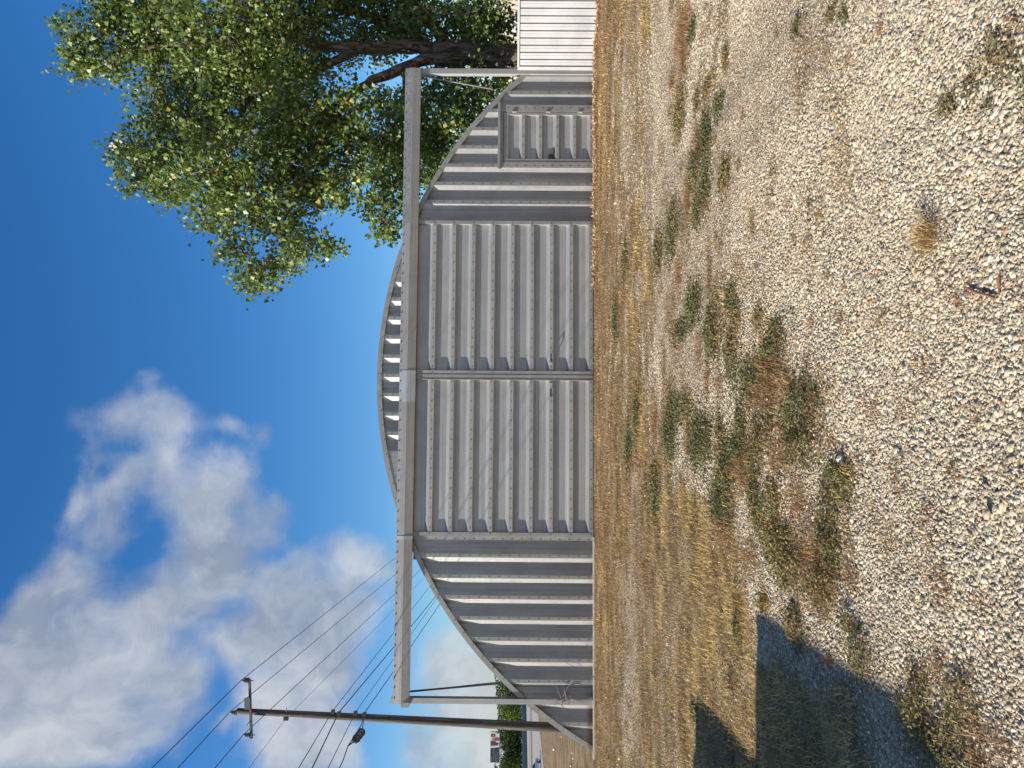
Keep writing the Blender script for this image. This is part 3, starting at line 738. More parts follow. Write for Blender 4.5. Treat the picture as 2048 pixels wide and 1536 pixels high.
# dead vine wound round the near post
v = MB(); random.seed(5)
for k in range(9):
    p = Vector((-5.36+random.uniform(-.05, .12), D-.06, .62+random.uniform(-.1, .12))); pts = [p.copy()]
    dv = Vector((random.uniform(-.05, .09), random.uniform(-.04, .0), random.uniform(-.05, .07)))
    for i in range(7):
        dv += Vector((random.uniform(-.035, .035), random.uniform(-.012, .012), random.uniform(-.035, .035))); p = p+dv*.55; p.y = min(p.y, D-.055); pts.append(p.copy())
    v.tube(pts, [.006*(1-i/9) for i in range(8)], 5)
for k in range(3):
    v.tube([(-5.33+.03*k, D-.05, .0), (-5.36, D-.06, .25+.1*k), (-5.31+.04*k, D-.06, .5), (-5.37, D-.058, .66)], .005, 5)
vo = v.build('dead_vine', simple('dead_vine', (.25, .22, .18), .9)); tag(vo, 'tangle of dead vine clinging to the left support post', 'vine')

# ------------------------------------------------------------------ white metal fence
F0 = Vector((8.145, 15.03, 0)); Fd = Vector((1.03, -.955, 0)).normalized(); Fn = Vector((-Fd.y, Fd.x, 0)); Fn = -Fn if Fn.y > 0 else Fn
FT = 1.665
fe = empty('metal_fence', F0); tag(fe, 'white ribbed metal fence under the big tree beside the building', 'fence')
pn = MB(); s_ = .05; seq = []
LEN = 4.6
while s_ < LEN:
    seq += [(s_, 0), (s_+.052, 0), (s_+.060, .004), (s_+.068, 0), (s_+.112, 0), (s_+.113, -.034), (s_+.137, -.034), (s_+.138, 0)]; s_ += .144
for (sa, ea), (sb, eb) in zip(seq[:-1], seq[1:]):
    A = F0+Fd*sa+Fn*ea; B = F0+Fd*sb+Fn*eb
    pn.add([(A.x, A.y, -.02), (B.x, B.y, -.02), (B.x, B.y, FT-.02), (A.x, A.y, FT-.02)], [(0,1,2,3)])
k = 0; s_ = .05
while s_ < LEN-.2:
    for z in (.22, .85, 1.48):
        c = F0+Fd*(s_+.03+(.005 if k % 2 else 0))+Fn*.003; pn.obox(Vector((c.x, c.y, z)), Fd, Fn, Vector((0,0,1)), .006, .003, .006, 1)
    s_ += .144; k += 1
pn.build('fence_panel', [M['white'], simple('pale_screw', (.5,.5,.5), .4)], fe)
cp = MB(); c = F0+Fd*(LEN/2); cp.obox(Vector((c.x, c.y, FT)), Fd, Fn, Vector((0,0,1)), LEN/2, .03, .022); cp.build('top_cap', M['white'], fe)
cp = MB(); c = F0+Fd*.0; cp.obox(Vector((c.x, c.y, FT/2)), Fd, Fn, Vector((0,0,1)), .035, .03, FT/2+.01); cp.build('corner_trim', M['white'], fe)

# ------------------------------------------------------------------ big cottonwood behind the fence
def bark_mat():
    m, nt, b = new_mat('furrowed_bark'); L = nt.links
    n = node(nt, 'ShaderNodeTexNoise', Scale=1.0, Detail=8.0, Roughness=.7, Distortion=.6); L.new(coords(nt, (9, 9, 1.3)), n.inputs['Vector'])
    L.new(ramp(nt, n.outputs['Fac'], [(.38, (.02,.014,.010)), (.5, (.14,.10,.07)), (.66, (.36,.285,.21))]), b.inputs['Base Color'])
    b.inputs['Roughness'].default_value = .95
    bp = node(nt, 'ShaderNodeBump', Strength=1.0, Distance=.09); L.new(n.outputs['Fac'], bp.inputs['Height']); L.new(bp.outputs[0], b.inputs['Normal'])
    return m
M['bark'] = bark_mat()
M['leaf'] = attr_mat('tree_leaf', 'col', .42, .33, .45)
def crown_tree():
    TY = 18.8
    base = at(1037, 112, TY); base.z = 0
    t = empty('cottonwood_tree', base); tag(t, 'tall leafy cottonwood rising behind the white fence', 'tree')
    tk = MB()
    P = lambda x, y, dy=0.0: at(x, y, TY+dy)
    def limb(pts, r0, r1, n=10):
        q = [Vector(p) for p in pts]; out = []
        for i in range(len(q)-1):
            for k in range(4):
                s = k/4; p = q[i].lerp(q[i+1], s)+Vector((random.uniform(-.04,.04), random.uniform(-.04,.04), random.uniform(-.04,.04)))*(1 if i+k else 0); out.append(p)
        out.append(q[-1]); m = len(out)
        tk.tube(out, [r0+(r1-r0)*i/(m-1) for i in range(m)], n, jitter=.07)
    random.seed(3)
    limb([base+Vector((0,0,-.1)), base+Vector((-.02,0,.5)), P(1000, 112), P(930, 108), P(870, 108)], .40, .33, 16)
    limb([P(885, 104), P(820, 92), P(720, 98, -.2), P(600, 86, -.2), P(480, 80), P(340, 90), P(230, 105)], .22, .03)
    limb([P(875, 113), P(810, 134, -.3), P(745, 160, -.6), P(690, 196, -.8), P(620, 250, -1.0), P(540, 320, -.8), P(470, 400, -.6)], .17, .015)
    limb([P(875, 105, .2), P(800, 60, .8), P(690, 10, 1.2), P(560, -60, 1.4), P(420, -140, 1.2)], .22, .04)
    limb([P(900, 100, .2), P(840, 20, .3), P(800, -80, .2), P(760, -180, 0)], .18, .04)
    limb([P(720, 98, -.2), P(600, 160, .5), P(480, 190, .8), P(360, 210, .6)], .12, .025)
    limb([P(690, 196, -.8), P(650, 270, -1.0), P(610, 350, -1.1), P(570, 440, -1.2), P(530, 530, -1.3)], .065, .008)
    limb([P(810, 134, -.3), P(800, 220, -.9), P(770, 300, -1.0), P(765, 420, -1.2)], .055, .008)
    limb([P(870, 118), P(905, 170, -.2), P(900, 240, -.4), P(880, 310, -.5)], .045, .008)
    blobs = [(300,20,110),(200,85,75),(150,118,40),(330,130,110),(450,60,130),(590,30,120),(700,30,100),(275,330,58),(320,290,70),(330,370,45),(390,240,110),(420,350,85),
             (430,430,45),(470,500,36),(510,560,32),(545,530,40),(560,450,55),(600,500,35),(650,498,22),(500,370,95),(520,250,120),(590,330,90),(640,375,50),(690,385,38),(760,425,38),
             (772,462,20),(785,370,55),(690,300,60),(610,240,100),(690,215,42),(770,260,80),(560,130,110),(880,200,55),(850,285,60),(935,180,50),(960,215,45),(870,350,45),
             (830,230,60),(900,130,35),(930,55,60),(860,30,65),(780,25,80),(960,30,50),(1000,160,35),(990,60,40),(760,330,55),(480,130,90),(820,320,55),(905,260,50),
             (300,-110,150),(480,-150,190),(700,-140,190),(880,-120,110),(420,-330,180),(650,-350,200),(250,-60,90),(560,-40,120),(800,-60,110),(990,-60,60)]
    LV, LC, LD = [], [], []; tw = MB()
    for (x, y, r) in blobs:
        dy = rng.uniform(-1.6, 1.9) - (.9 if y > 330 else 0)
        if x > 780 and y > 150: dy = rng.uniform(-.6, 2.2)
        c = np.array(at(x, y, TY+dy)); rad = r*(TY+dy)/FPX
        off = y < -20
        nc = int((22 if not off else 8)*rad*rad*4.6)+7
        q = rng.normal(0, 1, (nc, 3)); q /= np.linalg.norm(q, axis=1)[:,None]; rr = rng.uniform(.15, 1.05, nc)**.5
        cen = c+q*rr[:,None]*rad*np.array([1, 1.25, 1])
        dens = rng.choice([6, 12, 20, 30], nc, p=[.2,.3,.3,.2])
        for k in range(nc):
            dirn = q[k]*rng.uniform(.4, 1.2)+rng.normal(0, .5, 3)+np.array([0, 0, .12]); dirn /= np.linalg.norm(dirn)
            ln = rng.uniform(.3, .75); n = dens[k]; tt = rng.uniform(-.5, .6, n)
            sg = .075+.05*(1-np.abs(tt))
            pts = cen[k]+dirn*(tt*ln)[:,None]+rng.normal(0, 1, (n, 3))*sg[:,None]+np.array([0,0,-1])*(tt*ln)[:,None]**2*.25
            LV.append(pts); LC.append(np.full(n, rng.normal(1, .15)))
            if not off and k % 2 == 0:
                a = Vector(cen[k]-dirn*ln*.6); b = Vector(cen[k]+dirn*ln*.5-np.array([0,0,ln*ln*.06]))
                tw.tube([a, (a+b)/2+Vector((0,0,.02)), b], [.009, .006, .003], 4, cap=False)
            if not off and k % 7 == 0 and rad > .3:
                p0 = Vector(c+(cen[k]-c)*.1); p1 = Vector(cen[k]-dirn*ln*.5); mid = p0.lerp(p1, .5)+Vector(rng.normal(0, .09, 3))
                tw.tube([p0, mid, p1], [.022, .014, .009], 5, cap=False)
    Pn = np.concatenate(LV); sh = np.concatenate(LC); n = len(Pn)
    c = pick([(.135,.200,.046),(.100,.155,.038),(.175,.235,.058),(.24,.28,.09),(.07,.115,.035),(.50,.38,.07)], [.30,.27,.2,.1,.12,.01], n, .15)*sh[:,None]
    size = rng.uniform(.07, .15, n)
    # deltoid leaves hanging on thin stalks, mostly facing outwards or up
    d = rng.normal(0, 1, (n, 3)); d[:,2] -= .55; d /= np.linalg.norm(d, axis=1)[:,None]
    r = rng.normal(0, 1, (n, 3)); s = np.cross(d, r); s /= np.linalg.norm(s, axis=1)[:,None]+1e-9
    nn = np.cross(d, s); L_ = size[:,None]
    A = Pn; B = Pn+d*L_*.28+s*L_*.46+nn*L_*.06; C = Pn+d*L_; E = Pn+d*L_*.28-s*L_*.46+nn*L_*.06
    V = np.stack([A, B, C, E], 1).reshape(-1, 3); kk = np.arange(n)*4
    F3 = np.concatenate([np.c_[kk, kk+1, kk+2], np.c_[kk, kk+2, kk+3]])
    np_mesh('crown', V, F3, M['leaf'], {'col': np.repeat(c, 4, 0)}, parent=t)
    tk.build('trunk', M['bark'], t, smooth=True)
    tw.build('twigs', M['bark'], t)
    print('leaves', n)
crown_tree()

# ------------------------------------------------------------------ beige building behind the tree
def beige_building():
    A = at(990, 24, 33.0); n = Vector((-.6, -.5, .62)).normalized()
    dn = (n*n.z-Vector((0,0,1))).normalized(); rg = Vector((0,0,1)).cross(n).normalized()
    if rg.x < 0: rg = -rg
    t = empty('beige_building', (A.x, A.y, -.2)); tag(t, 'beige metal building half hidden by the tree above the white fence', 'building')
    cream = simple('cream_sheet', (.36, .32, .235), .6, 0, .08, 3); cream2 = simple('cream_groove', (.20, .17, .12), .7); grey = simple('pale_grey_trim', (.36, .38, .38), .5, 0, .06, 3)
    Ldn, Lrg = 5.4, 9.0
    m = MB(); A0 = A-rg*3.5
    w = [A0, A0+rg*(Lrg), A0+rg*Lrg+dn*Ldn, A0+dn*Ldn]
    m.add(w + [p-n*.08 for p in w], [(0,3,2,1), (4,5,6,7), (0,1,5,4), (1,2,6,5), (2,3,7,6), (3,0,4,7)])
    k = .1
    while k < Lrg:
        c = A0+rg*k+dn*(Ldn/2)+n*.012; m.obox(c, rg, dn, n, .012, Ldn/2-.02, .014, 1); k += .22
    m.build('roof', [cream, cream2], t)
    g = MB(); back = Vector((-n.x, -n.y, 0)).normalized()
    c0 = A0+rg*Lrg; base = c0+back*9
    w0 = c0+dn*Ldn
    g.add([(w0.x, w0.y, -.5), (w0.x, w0.y, w0.z-.1), tuple(c0-Vector((0,0,.1))), (base.x, base.y, w0.z-.1), (base.x, base.y, -.5)], [(0,1,2,3,4)])
    wl_ = A0+dn*Ldn; g.add([(wl_.x, wl_.y, -.5), (w0.x, w0.y, -.5), (w0.x, w0.y, w0.z-.1), (wl_.x, wl_.y, wl_.z-.1)], [(0,1,2,3)])
    wb = A0+back*9; g.add([(wl_.x, wl_.y, -.5), (wl_.x, wl_.y, wl_.z-.1), tuple(A0-Vector((0,0,.1))), (wb.x, wb.y, wl_.z-.1), (wb.x, wb.y, -.5)], [(0,1,2,3,4)])
    g.build('wall', grey, t)
    g = MB(); c = A0+rg*(Lrg/2); g.obox(c+n*.03, rg, dn, n, Lrg/2+.1, .14, .03); g.build('ridge_cap', grey, t)
    vt = MB(); c = at(1026, 56, 32.2); vt.obox(c, rg, dn, n, .2, .26, .10); vt.obox(c+n*.11, rg, dn, n, .05, .05, .02, 1); vt.build('vent_box', [grey, M['black']], t)
beige_building()

# ------------------------------------------------------------------ utility pole and lines
PY = 23.0
def wood_mat():
    m, nt, b = new_mat('weathered_pole'); L = nt.links
    n = node(nt, 'ShaderNodeTexNoise', Scale=1.0, Detail=7.0, Roughness=.7); L.new(coords(nt, (14, 14, .7)), n.inputs['Vector'])
    L.new(ramp(nt, n.outputs['Fac'], [(.3, (.025,.020,.017)), (.52, (.070,.058,.050)), (.72, (.20,.175,.15))]), b.inputs['Base Color']); b.inputs['Roughness'].default_value = .9
    bp = node(nt, 'ShaderNodeBump', Strength=.6, Distance=.03); L.new(n.outputs['Fac'], bp.inputs['Height']); L.new(bp.outputs[0], b.inputs['Normal'])
    return m
M['wood'] = wood_mat()
ptop, pbot = at(475, 1422, PY), at(1118, 1456, PY); pbot.z = -.05
up = empty('utility_pole', (pbot.x, pbot.y, 0)); tag(up, 'leaning weathered wooden utility pole with one crossarm', 'utility pole')
b_ = MB(); ax = (ptop-pbot).normalized()
b_.tube([pbot.lerp(ptop, i/10) for i in range(11)], [.145-.0055*i for i in range(11)], 14)
b_.tube([ptop, ptop+ax*.05], [.088, .03], 14); b_.build('pole', M['wood'], up, smooth=True)
ca, cb = at(499, 1358, PY-.2), at(503, 1477, PY-.2); cd = (cb-ca).normalized(); cz = Vector((0,0,1)); cz = (cz-cd*cz.dot(cd)).normalized(); cn = cd.cross(cz)
b_ = MB(); b_.obox((ca+cb)/2, cd, cn, cz, (cb-ca).length/2, .04, .030); b_.obox(ca+cz*.09, cd, cn, cz, .04, .04, .07); b_.build('crossarm', simple('grey_timber', (.10,.095,.088), .85, 0, .3, 4), up)
b_ = MB(); c = at(497.5, 1407, PY-.28); b_.obox(c+cz*.04, cd, cn, cz, .17, .03, .09); b_.build('gain_plate', simple('dull_steel', (.10,.13,.15), .5, .5), up)
b_ = MB(); b_.tube([at(493, 1452, PY-.22), at(500, 1441, PY-.22)], .012, 5); b_.build('brace', M['black'], up)
def insulator(p):
    m = MB(); p = Vector(p)
    for k in range(3): m.tube([p+Vector((0,0,-.13+.06*k)), p+Vector((0,0,-.10+.06*k)), p+Vector((0,0,-.085+.06*k))], [.085-.012*k, .075-.012*k, .03], 12)
    m.tube([p+Vector((0,0,-.28)), p+Vector((0,0,-.1))], .015, 6); m.tube([p+Vector((0,0,.05)), p+Vector((0,0,.09))], .03, 8)
    m.build('insulator', simple('grey_porcelain', (.09,.09,.10), .25), up)
ins = [(485, 1361, PY-.2), (461, 1425, PY), (488, 1470, PY-.2)]
for a in ins: insulator(at(a[0]+4, a[1], a[2]))
for (x, y) in ((666, 1421), (678, 1424.5), (711, 1423.5), (729, 1426)):
    b_ = MB(); c = at(x, y+3, PY-.17); b_.obox(c, Vector((1,0,0)), Vector((0,1,0)), Vector((0,0,1)), .06, .05, .055); b_.build('cable_clamp', M['black'], up)
b_ = MB(); c = at(572, 1437, PY-.02); b_.obox(c, Vector((1,0,0)), Vector((0,1,0)), Vector((0,0,1)), .05, .05, .07); b_.tube([at(573, 1415, PY-.12), at(572, 1437, PY-.02)], .012, 5)
b_.build('wire_bracket', M['black'], up)
def on_plane(x, y, P0, ang):
    """where the sight line of a pixel meets the upright plane through P0 that runs along ang"""
    nrm = Vector((math.cos(ang), -math.sin(ang), 0)); d = ray(x, y); o = Vector((0, 0, EYE))
    t = (P0-o).dot(nrm)/d.dot(nrm); return o+d*t
AWAY, BACK = R_(-2.2), R_(-6.0)
WIRES = [((483,1360), (794,1113), (305,1535), .012, 'highest power line, tied to the right end insulator of the crossarm', -.2),
         ((459,1424.5), (794,1146), (357,1535), .012, 'power line tied to the insulator on the pole top', 0),
         ((487,1469), (793,1185), (430.8,1535), .012, 'power line tied to the left end insulator of the crossarm', -.2),
         ((572,1437), (728,1280), (499,1535), .005, 'very thin wire on the bracket in the middle of the pole', -.05),
         ((666,1421), (822,1221), (598,1535), .0105, 'uppermost of the four communication cables low on the pole', -.2),
         ((678,1424.7), (821,1254), (625,1535), .016, 'thickest communication cable with a kink at the pole', -.2),
         ((711.4,1423.5), (820,1272), (656.8,1535), .009, 'thin communication cable just above the black splice case', -.2),
         ((729,1426), (819,1297), (679.6,1535), .013, 'lowest cable, carrying the black splice case', -.2)]
blk = simple('black_cable', (.02, .02, .022), .6)
for i, (a, b, c, r, lab, dy) in enumerate(WIRES):
    p0 = at(a[0], a[1], PY+dy); pr = on_plane(b[0], b[1], p0, AWAY); pl_ = on_plane(c[0], c[1], p0, BACK)
    far = []
    d1 = pr-p0; L1 = math.hypot(d1.x, d1.y); sl_ = d1.z/L1; hd = Vector((math.sin(AWAY), math.cos(AWAY), 0))
    for k in range(1, 13):
        s = k/12*55.0
        z = p0.z+sl_*s+ (0 if s < L1 else .5*(-2*sl_/30.0)*(s-L1)**2/2)
        far.append(p0+hd*s+Vector((0, 0, z-p0.z)))
    near = []; d2 = pl_-p0; hb = Vector((d2.x, d2.y, 0)); Lb = hb.length; hb.normalize(); sb = d2.z/Lb
    for k in range(12, 0, -1):
        s = k/12*26.0; near.append(p0+hb*s+Vector((0, 0, sb*s)))
    path = near+[p0]+far
    if i in (5,): path = near[:-1]+[on_plane(663, 1455, p0, BACK), p0]+far
    if i == 7:
        q1 = on_plane(705, 1480.6, p0, BACK); q2 = on_plane(719, 1463, p0, BACK); path = near[:-1]+[q1+(q1-q2)*.6, q2+(p0-q2)*.3, p0]+far
    w = MB(); w.tube(path, [r*min(1, max(.35, (q.y-8)/9)) for q in path], 6); o = w.build('power_line' if i < 4 else 'cable', blk); tag(o, lab, 'wire' if i < 4 else 'cable')
    if i == 7:
        m = MB(); d = (q1-q2); L_ = d.length; u = d.normalized(); s0 = q2-u*.02
        dz = Vector((0, 0, -.07))
        m.tube([s0+dz, s0+u*.05+dz, s0+u*(L_*.5)+dz, s0+u*(L_-.02)+dz, s0+u*(L_+.05)+dz], [.06, .10, .105, .10, .05], 14)
        for s in (.12, .45, .8): m.tube([s0+u*(L_*s)+dz, s0+u*(L_*s+.03)+dz], .118, 14)
        m.tube([p0, s0+dz], .014, 6); m.tube([s0+u*(L_+.03)+dz, q1+(q1-q2)*.6], .02, 6)
        o = m.build('splice_case', M['black'], smooth=False); tag(o, 'black cylindrical splice case hanging beside the pole', 'splice case')

# ------------------------------------------------------------------ highway, wall, far trees, billboard, car
ZR = -3.0
def road(name, far, near, z):
    a, b = ground_at(*far[0], z), ground_at(*far[1], z); c, d = ground_at(*near[0], z), ground_at(*near[1], z)
    def ext(p, q, s0, s1):
        u = (q-p).normalized(); return p-u*s0, q+u*s1
    a, b = ext(a, b, 260, 200); c, d = ext(c, d, 300, 160)
    m = MB(); N = 30
    for i in range(N):
        q = [a.lerp(b, i/N), a.lerp(b, (i+1)/N), c.lerp(d, (i+1)/N), c.lerp(d, i/N)]; m.add(q, [(0,1,2,3)])
    o = m.build(name, M['road'] ); tag(o, kind='structure'); return o, a, b, c, d
def road_mat():
    m, nt, b = new_mat('worn_concrete_road'); L = nt.links
    n = node(nt, 'ShaderNodeTexNoise', Scale=.8, Detail=6.0); L.new(coords(nt, (.03, .5, 1)), n.inputs['Vector'])
    L.new(ramp(nt, n.outputs['Fac'], [(.35, (.21,.195,.17)), (.65, (.32,.30,.265))]), b.inputs['Base Color']); b.inputs['Roughness'].default_value = .9
    return m
M['road'] = road_mat()
road('road', ((1063.5, 1425), (1065.5, 1530)), ((1077.5, 1435), (1087, 1532)), ZR+.05)
_, fa, fb, fc, fd = road('road', ((1052.5, 1415), (1054.8, 1530)), ((1061, 1420), (1062.3, 1528)), ZR+.05)
bw = MB(); u = (fb-fa).normalized(); nrm = Vector((-u.y, u.x, 0)); nrm = nrm if nrm.y > 0 else -nrm
c = (fa+fb)/2+nrm*1.2
bw.obox(Vector((c.x, c.y, ZR+.8)), u, nrm, Vector((0,0,1)), (fb-fa).length/2, .15, .95)
k = -(fb-fa).length/2
while k < (fb-fa).length/2: q = c+u*k; bw.obox(Vector((q.x, q.y, ZR+.85)), u, nrm, Vector((0,0,1)), .2, .22, 1.05); k += 6
o = bw.build('barrier_wall', simple('blue_grey_concrete', (.20,.215,.235), .8, 0, .2, .6)); tag(o, 'long low blue grey barrier wall along the far roadside', 'wall')
far_leaf = attr_mat('far_leaf', 'col', .8, .15, .2)
def far_tree(c, w, h, seed, tint):
    g = np.random.default_rng(seed); t = empty('tree', c)
    n = 2600; k = 26; cen = g.normal(0, 1, (k, 3))*np.array([.30*w, .26*w, .22*h])+np.array([0, 0, h*.55])
    p = cen[g.integers(0, k, n)]+g.normal(0, 1, (n, 3))*np.array([.13*w, .13*w, .12*h]); p[:,2] = np.clip(p[:,2], .25, h*1.1)
    p += np.array(c); d = g.normal(0, 1, (n, 3)); d /= np.linalg.norm(d, axis=1)[:,None]; s = np.cross(d, g.normal(0, 1, (n, 3))); s /= np.linalg.norm(s, axis=1)[:,None]
    sz = g.uniform(.35, .8, n)[:,None]
    V = np.stack([p, p+d*sz*.5+s*sz*.4, p+d*sz, p+d*sz*.5-s*sz*.4], 1).reshape(-1, 3); q = np.arange(n)*4
    cc = np.array(tint)*g.uniform(.5, 1.5, (n, 1))*np.where(g.random(n) < .12, 1.8, 1)[:,None]
    np_mesh('crown', V, np.c_[q, q+1, q+2, q+3], far_leaf, {'col': np.repeat(cc, 4, 0)}, parent=t)
    m = MB(); m.tube([Vector(c)+Vector((0,0,-.5)), Vector(c)+Vector((.1,0,h*.3)), Vector(c)+Vector((0,.1,h*.6))], [.3, .22, .1], 7); m.build('trunk', M['bark'], t)
    tag(t, 'dark green tree in the dense row beyond the highway', 'tree', 'trees beyond the highway')
k = 0
for y in range(1330, 1640, 17):
    Yd = 285+ (k*37 % 60); c = at(1040, y, Yd); hh = (1044-(1003+((k*53) % 13)-6))/FPX*Yd
    gl = [(.028,.042,.018), (.042,.062,.020), (.022,.034,.016), (.09,.13,.030)][(k*7) % 4 if y != 1514 else 3]
    far_tree(Vector((c.x, c.y, ZR-.2)), 11.5, hh+1.2, 100+k, gl); k += 1
# billboard above the trees
def billboard():
    Y = 330.0; c0, c1 = at(980.5, 1525, Y), at(999.5, 1463.5, Y)
    w = abs(c1.x-c0.x); z0, z1 = min(c0.z, c1.z), max(c0.z, c1.z); x0 = min(c0.x, c1.x); h = z1-z0
    t = empty('billboard', (x0+w/2, Y, ZR)); tag(t, 'dark blue billboard with a picture of people standing above the far trees', 'billboard')
    m = MB(); m.box(x0, x0+w, Y, Y+.6, z0, z1); m.build('panel', simple('navy_vinyl', (.010,.019,.045), .6, 0, .1, 1), t)
    P = lambda fx, fz: (x0+w*fx, Y, z0+h*fz)
    def poly(pts, dy): return [(x0+w*a, Y-dy, z0+h*b) for a, b in pts]
    pic = MB(); pic.add(poly([(.50,0),(1,0),(1,1),(.535,1),(.47,.55)][0:1]+[(1,0),(1,1),(.47,1)], .03), [(0,1,2,3)]); po = pic.build('picture', simple('photo_ground', (.62,.60,.60), .6, 0, .1, 1), t)
    pp = MB()
    pp.add(poly([(.50,.02),(.56,.0),(.53,1),(.47,1)], .05), [(0,1,2,3)], 0)
    pp.add(poly([(.56,.45),(.70,.45),(.70,1),(.54,1)], .05), [(0,1,2,3)], 1)
    pp.add(poly([(.56,.20),(.64,.08),(.66,.62),(.60,.78),(.55,.60)], .07), [(0,1,2,3,4)], 2)
    pp.add(poly([(.70,.02),(.80,.0),(.82,.38),(.78,.72),(.71,.55)], .07), [(0,1,2,3,4)], 3)
    pp.add(poly([(.71,.55),(.78,.56),(.79,.80),(.74,.86),(.70,.74)], .09), [(0,1,2,3,4)], 4)
    pp.add(poly([(.83,.48),(.92,.46),(.935,.86),(.89,.98),(.83,.90)], .07), [(0,1,2,3,4)], 2)
    pp.add(poly([(.86,.58),(.905,.56),(.91,.80),(.87,.82)], .09), [(0,1,2,3)], 4)
    pp.add(poly([(.955,.0),(1,.0),(1,.30),(.97,.55)], .05), [(0,1,2,3)], 1)
    pp.build('figures', [simple('white_band', (.62,.60,.60), .6), simple('dark_teal', (.03,.06,.07), .6), simple('dark_hair', (.07,.03,.025), .6), simple('crimson_cloth', (.33,.04,.10), .6), simple('skin_tone', (.46,.24,.17), .6)], po)
    random.seed(2); lm = simple('white_lettering', (.26,.28,.33), .6)
    for (zc, hh, a0, a1) in ((.62, .055, .035, .46), (.40, .045, .035, .33), (.19, .03, .035, .34), (.85, .045, .035, .20)):
        tx = MB(); top = []; x = a0
        while x < a1:
            ww = random.uniform(.010, .022); hi = zc+hh*random.uniform(.25, .5); top += [(x, hi), (x+ww, hi), (x+ww+.001, zc-hh*.42), (x+ww+.005, zc-hh*.42)]; x += ww+.006
        for p, q in zip(top[:-1], top[1:]): tx.add(poly([(p[0], zc-hh/2), (q[0], zc-hh/2), q, p], .04), [(0,1,2,3)])
        tx.build('lettering', lm, t)
    m = MB(); m.box(x0, x0+w, Y-1.2, Y-.1, z0-.55, z0-.25); m.build('catwalk', simple('catwalk_steel', (.30,.26,.24), .6), t)
    m = MB(); m.tube([(x0+w*.47, Y+.6, ZR-.5), (x0+w*.47, Y+.6, z0+.3)], .55, 14); m.build('post', M['black'], t)
billboard()
def car():
    c = ground_at(1081.5, 1543, ZR+.05); u = (fb-fa).normalized(); u = u if u.x > 0 else -u; n = Vector((-u.y, u.x, 0)); z = Vector((0,0,1))
    t = empty('car', c); tag(t, 'silver car on the highway at the very edge of the view', 'car')
    silver = simple('silver_paint', (.55,.57,.60), .28, .5, .04, 2); glass = simple('dark_glass', (.02,.025,.03), .08)
    P = lambda a, b, h: c+u*a+n*b+z*h
    prof = [(-2.25,.35),(2.2,.35),(2.25,.62),(2.1,.80),(1.15,.93),(.45,1.42),(-.95,1.46),(-1.75,1.02),(-2.2,.95),(-2.3,.6)]
    m = MB(); k = len(prof)
    ins_ = lambda h: .86 if h < .94 else .74
    vs = [P(a, -ins_(h), h) for a, h in prof]+[P(a, ins_(h), h) for a, h in prof]
    m.add(vs, [tuple(range(k)), tuple(range(2*k-1, k-1, -1))]+[(i, i+k, (i+1) % k+k, (i+1) % k) for i in range(k)]); m.build('body', silver, t, bevel=.06)
    for s in (-1, 1):
        g = MB(); g.add([P(1.0, s*.865, .95), P(.42, s*.76, 1.36), P(-.9, s*.76, 1.39), P(-1.55, s*.865, 1.0)], [(0,1,2,3)]); g.build('window', glass, t)
        for a in (-1.4, 1.4):
            w = MB(); w.tube([P(a, s*.70, .33), P(a, s*.92, .33)], .33, 18); wo = w.build('wheel', simple('tyre_rubber', (.02,.02,.02), .8), t)
            w = MB(); w.tube([P(a, s*.90, .33), P(a, s*.935, .33)], .2, 12); w.build('rim', simple('alloy_rim', (.5,.5,.5), .3, .8), wo)
    g = MB(); g.add([P(1.12, -.68, .95), P(1.12, .68, .95), P(.50, .60, 1.39), P(.50, -.60, 1.39)], [(0,1,2,3)]); g.build('windscreen', glass, t)
    for s in (-1, 1):
        hl = MB(); hl.obox(P(2.2, s*.62, .68), u, n, z, .05, .18, .08); hl.build('headlight', simple('lamp_glass', (.7,.7,.7), .1), t)
car()
# pale scraps lying in the dry grass beyond the arch
M['scrap'] = simple('pale_stone', (.70,.66,.58), .8, 0, .15, 8)
for (x, y, s, lab) in ((1108, 1498, .15, 'pale rock alone in the dry grass beyond the arch foot'), (1149, 1505, .09, 'small white rock close beside the arch foot, nearest to the road'), (1150, 1517, .07, 'small white rock in the grass, middle one of three'), (1146, 1531, .08, 'small white rock in the grass at the picture edge'), (1129, 1473, .09, 'white rock just over the sloping arch trim')):
    p = ground_at(x, y, -.05 if y > 1500 or x > 1140 else -.1); v0, f0 = ico(); m = MB()
    m.add([Vector((p.x, p.y, terrain(np.array([p.x]), np.array([p.y]))[0]+s*.2))+Vector((a[0]*s*.5, a[1]*s*.4, a[2]*s*.32))*random.uniform(.8, 1.15) for a in v0], [tuple(f) for f in f0]); o = m.build('rock', M['scrap']); tag(o, lab, 'rock')

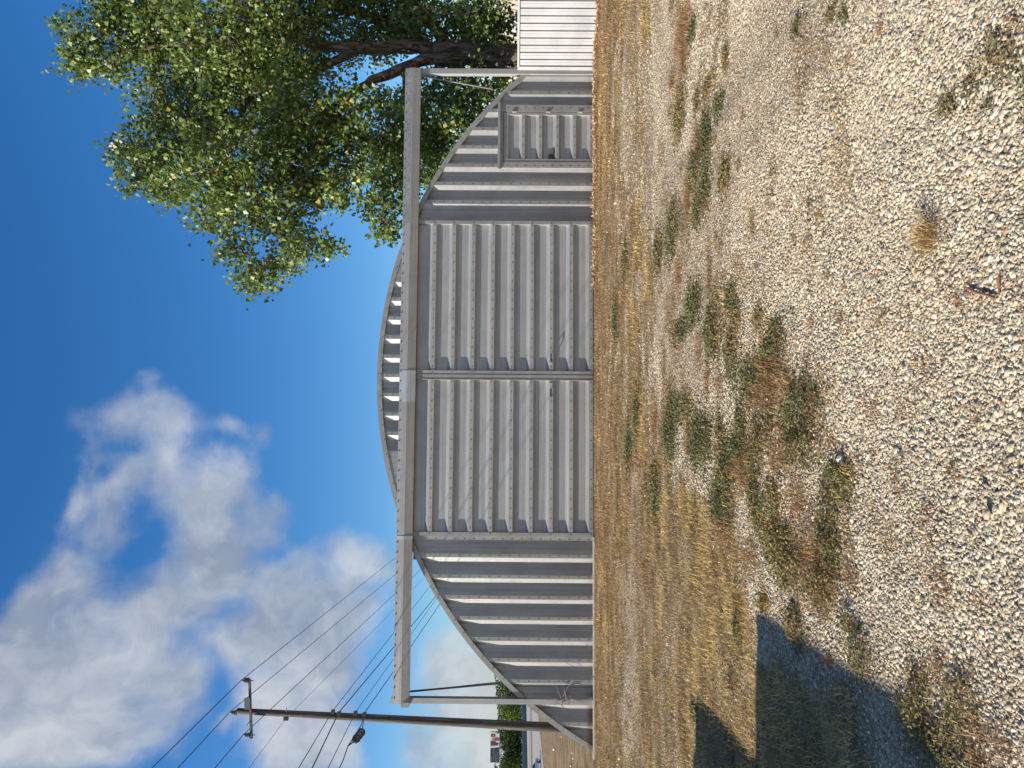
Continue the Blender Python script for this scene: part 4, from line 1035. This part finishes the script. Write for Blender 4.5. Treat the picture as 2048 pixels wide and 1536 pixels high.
# ------------------------------------------------------------------ small things on the gravel
def twig(pts, r, lab):
    m = MB(); q = [ground_at(x, y) for x, y in pts]; q = [Vector((p.x, p.y, float(terrain(np.array([p.x]), np.array([p.y]))[0])+.012)) for p in q]
    m.tube(q, [r*(1-.35*i/len(q)) for i in range(len(q))], 7, jitter=.12); o = m.build('twig', simple('orange_twig', (.26,.11,.06), .7, 0, .3, 40)); tag(o, lab, 'twig')
twig([(1942, 577), (1960, 585), (1980, 590), (1999, 597)], .0055, 'reddish twig lying slantwise on the gravel, the thicker one')
twig([(2006, 553), (2006, 572), (2008, 591)], .0038, 'thin reddish twig lying on the gravel near the picture edge')
def tuft():
    c = ground_at(1866, 474); P = np.c_[rng.normal(c.x, .035, 240), rng.normal(c.y, .03, 240)]
    V, F3, C = blades(P, rng.uniform(.05, .15, 240), np.full(240, .0028), np.abs(rng.normal(.95, .35, 240)), pick([(.55,.42,.2),(.42,.28,.12),(.30,.16,.08)], [.5,.3,.2], 240))
    o = np_mesh('grass_tuft', V, F3, M['straw'], {'col': C}); tag(o, 'single dry straw tuft among the stones', 'grass tuft')
tuft()
for (x, y, s, lab) in ((1682, 919, .045, 'white round stone resting in a green weed patch'), (1976, 1028, .038, 'tan lump of stone with a dark shadow at its side')):
    p = ground_at(x, y); v0, f0 = ico(); m = MB(); random.seed(int(x))
    m.add([Vector((p.x, p.y, s*.12))+Vector((a[0]*s*.55, a[1]*s*.45, a[2]*s*.38))*random.uniform(.75, 1.15) for a in v0], [tuple(f) for f in f0]); o = m.build('stone', simple('cream_stone', (.60,.54,.43), .9, 0, .2, 40, .6) if s > .04 else simple('tan_stone', (.42,.34,.24), .9, 0, .2, 40, .6)); tag(o, lab, 'stone')

# ------------------------------------------------------------------ off-road vehicle parked left of the view (its shadow lies on the yard)
def vehicle():
    X1, X0, Y0, Y1, YC = -4.50, -6.28, 2.0, 6.28, 4.2
    t = empty('off_road_vehicle', ((X0+X1)/2, (Y0+Y1)/2, 0)); tag(t, 'boxy dark off road vehicle parked left of the yard, casting its shadow on the gravel', 'car')
    paint = simple('dark_green_paint', (.03,.045,.04), .3, .2, .05, 2); glass = simple('tinted_glass', (.02,.025,.03), .06); tyre = simple('tyre', (.02,.02,.02), .85)
    side = [(Y0,.55),(Y1,.55),(Y1+.05,.95),(Y1-.15,1.22),(YC+.28,1.29),(YC,1.84),(Y0+.1,1.86),(Y0-.02,1.1)]
    m = MB(); m.prism(side, X0+.02, X1-.02); m.build('body', paint, t, bevel=.05)
    for xx, s in ((X1, 1), (X0, -1)):
        for (a, b) in ((Y0+.3, Y0+1.15), (Y0+1.25, YC-.05)):
            g = MB(); g.box(xx-.03, xx-.012, a, b, 1.25, 1.72) if s > 0 else g.box(xx+.012, xx+.03, a, b, 1.25, 1.72); g.build('window', glass, t)
        for yy in (Y0+.85, Y1-.85):
            w = MB(); w.tube([(xx-s*.26, yy, .39), (xx+s*.02, yy, .39)], .39, 22); wo = w.build('wheel', tyre, t)
            w = MB(); w.tube([(xx, yy, .39), (xx+s*.03, yy, .39)], .22, 14); w.build('rim', simple('grey_rim', (.3,.3,.3), .4, .7), wo)
    g = MB(); g.add([(X0+.15, YC+.285, 1.31), (X1-.15, YC+.285, 1.31), (X1-.18, YC+.035, 1.80), (X0+.18, YC+.035, 1.80)], [(0,1,2,3)]); g.build('windscreen', glass, t)
    b_ = MB(); b_.box(X0+.05, X1-.05, Y1+.02, Y1+.14, .48, .68); b_.build('bumper', M['black'], t)
    for x in (X0+.35, X1-.35):
        h = MB(); h.tube([(x, Y1, .95), (x, Y1+.07, .95)], .11, 14); h.build('headlight', simple('lamp', (.7,.7,.68), .1), t)
vehicle()
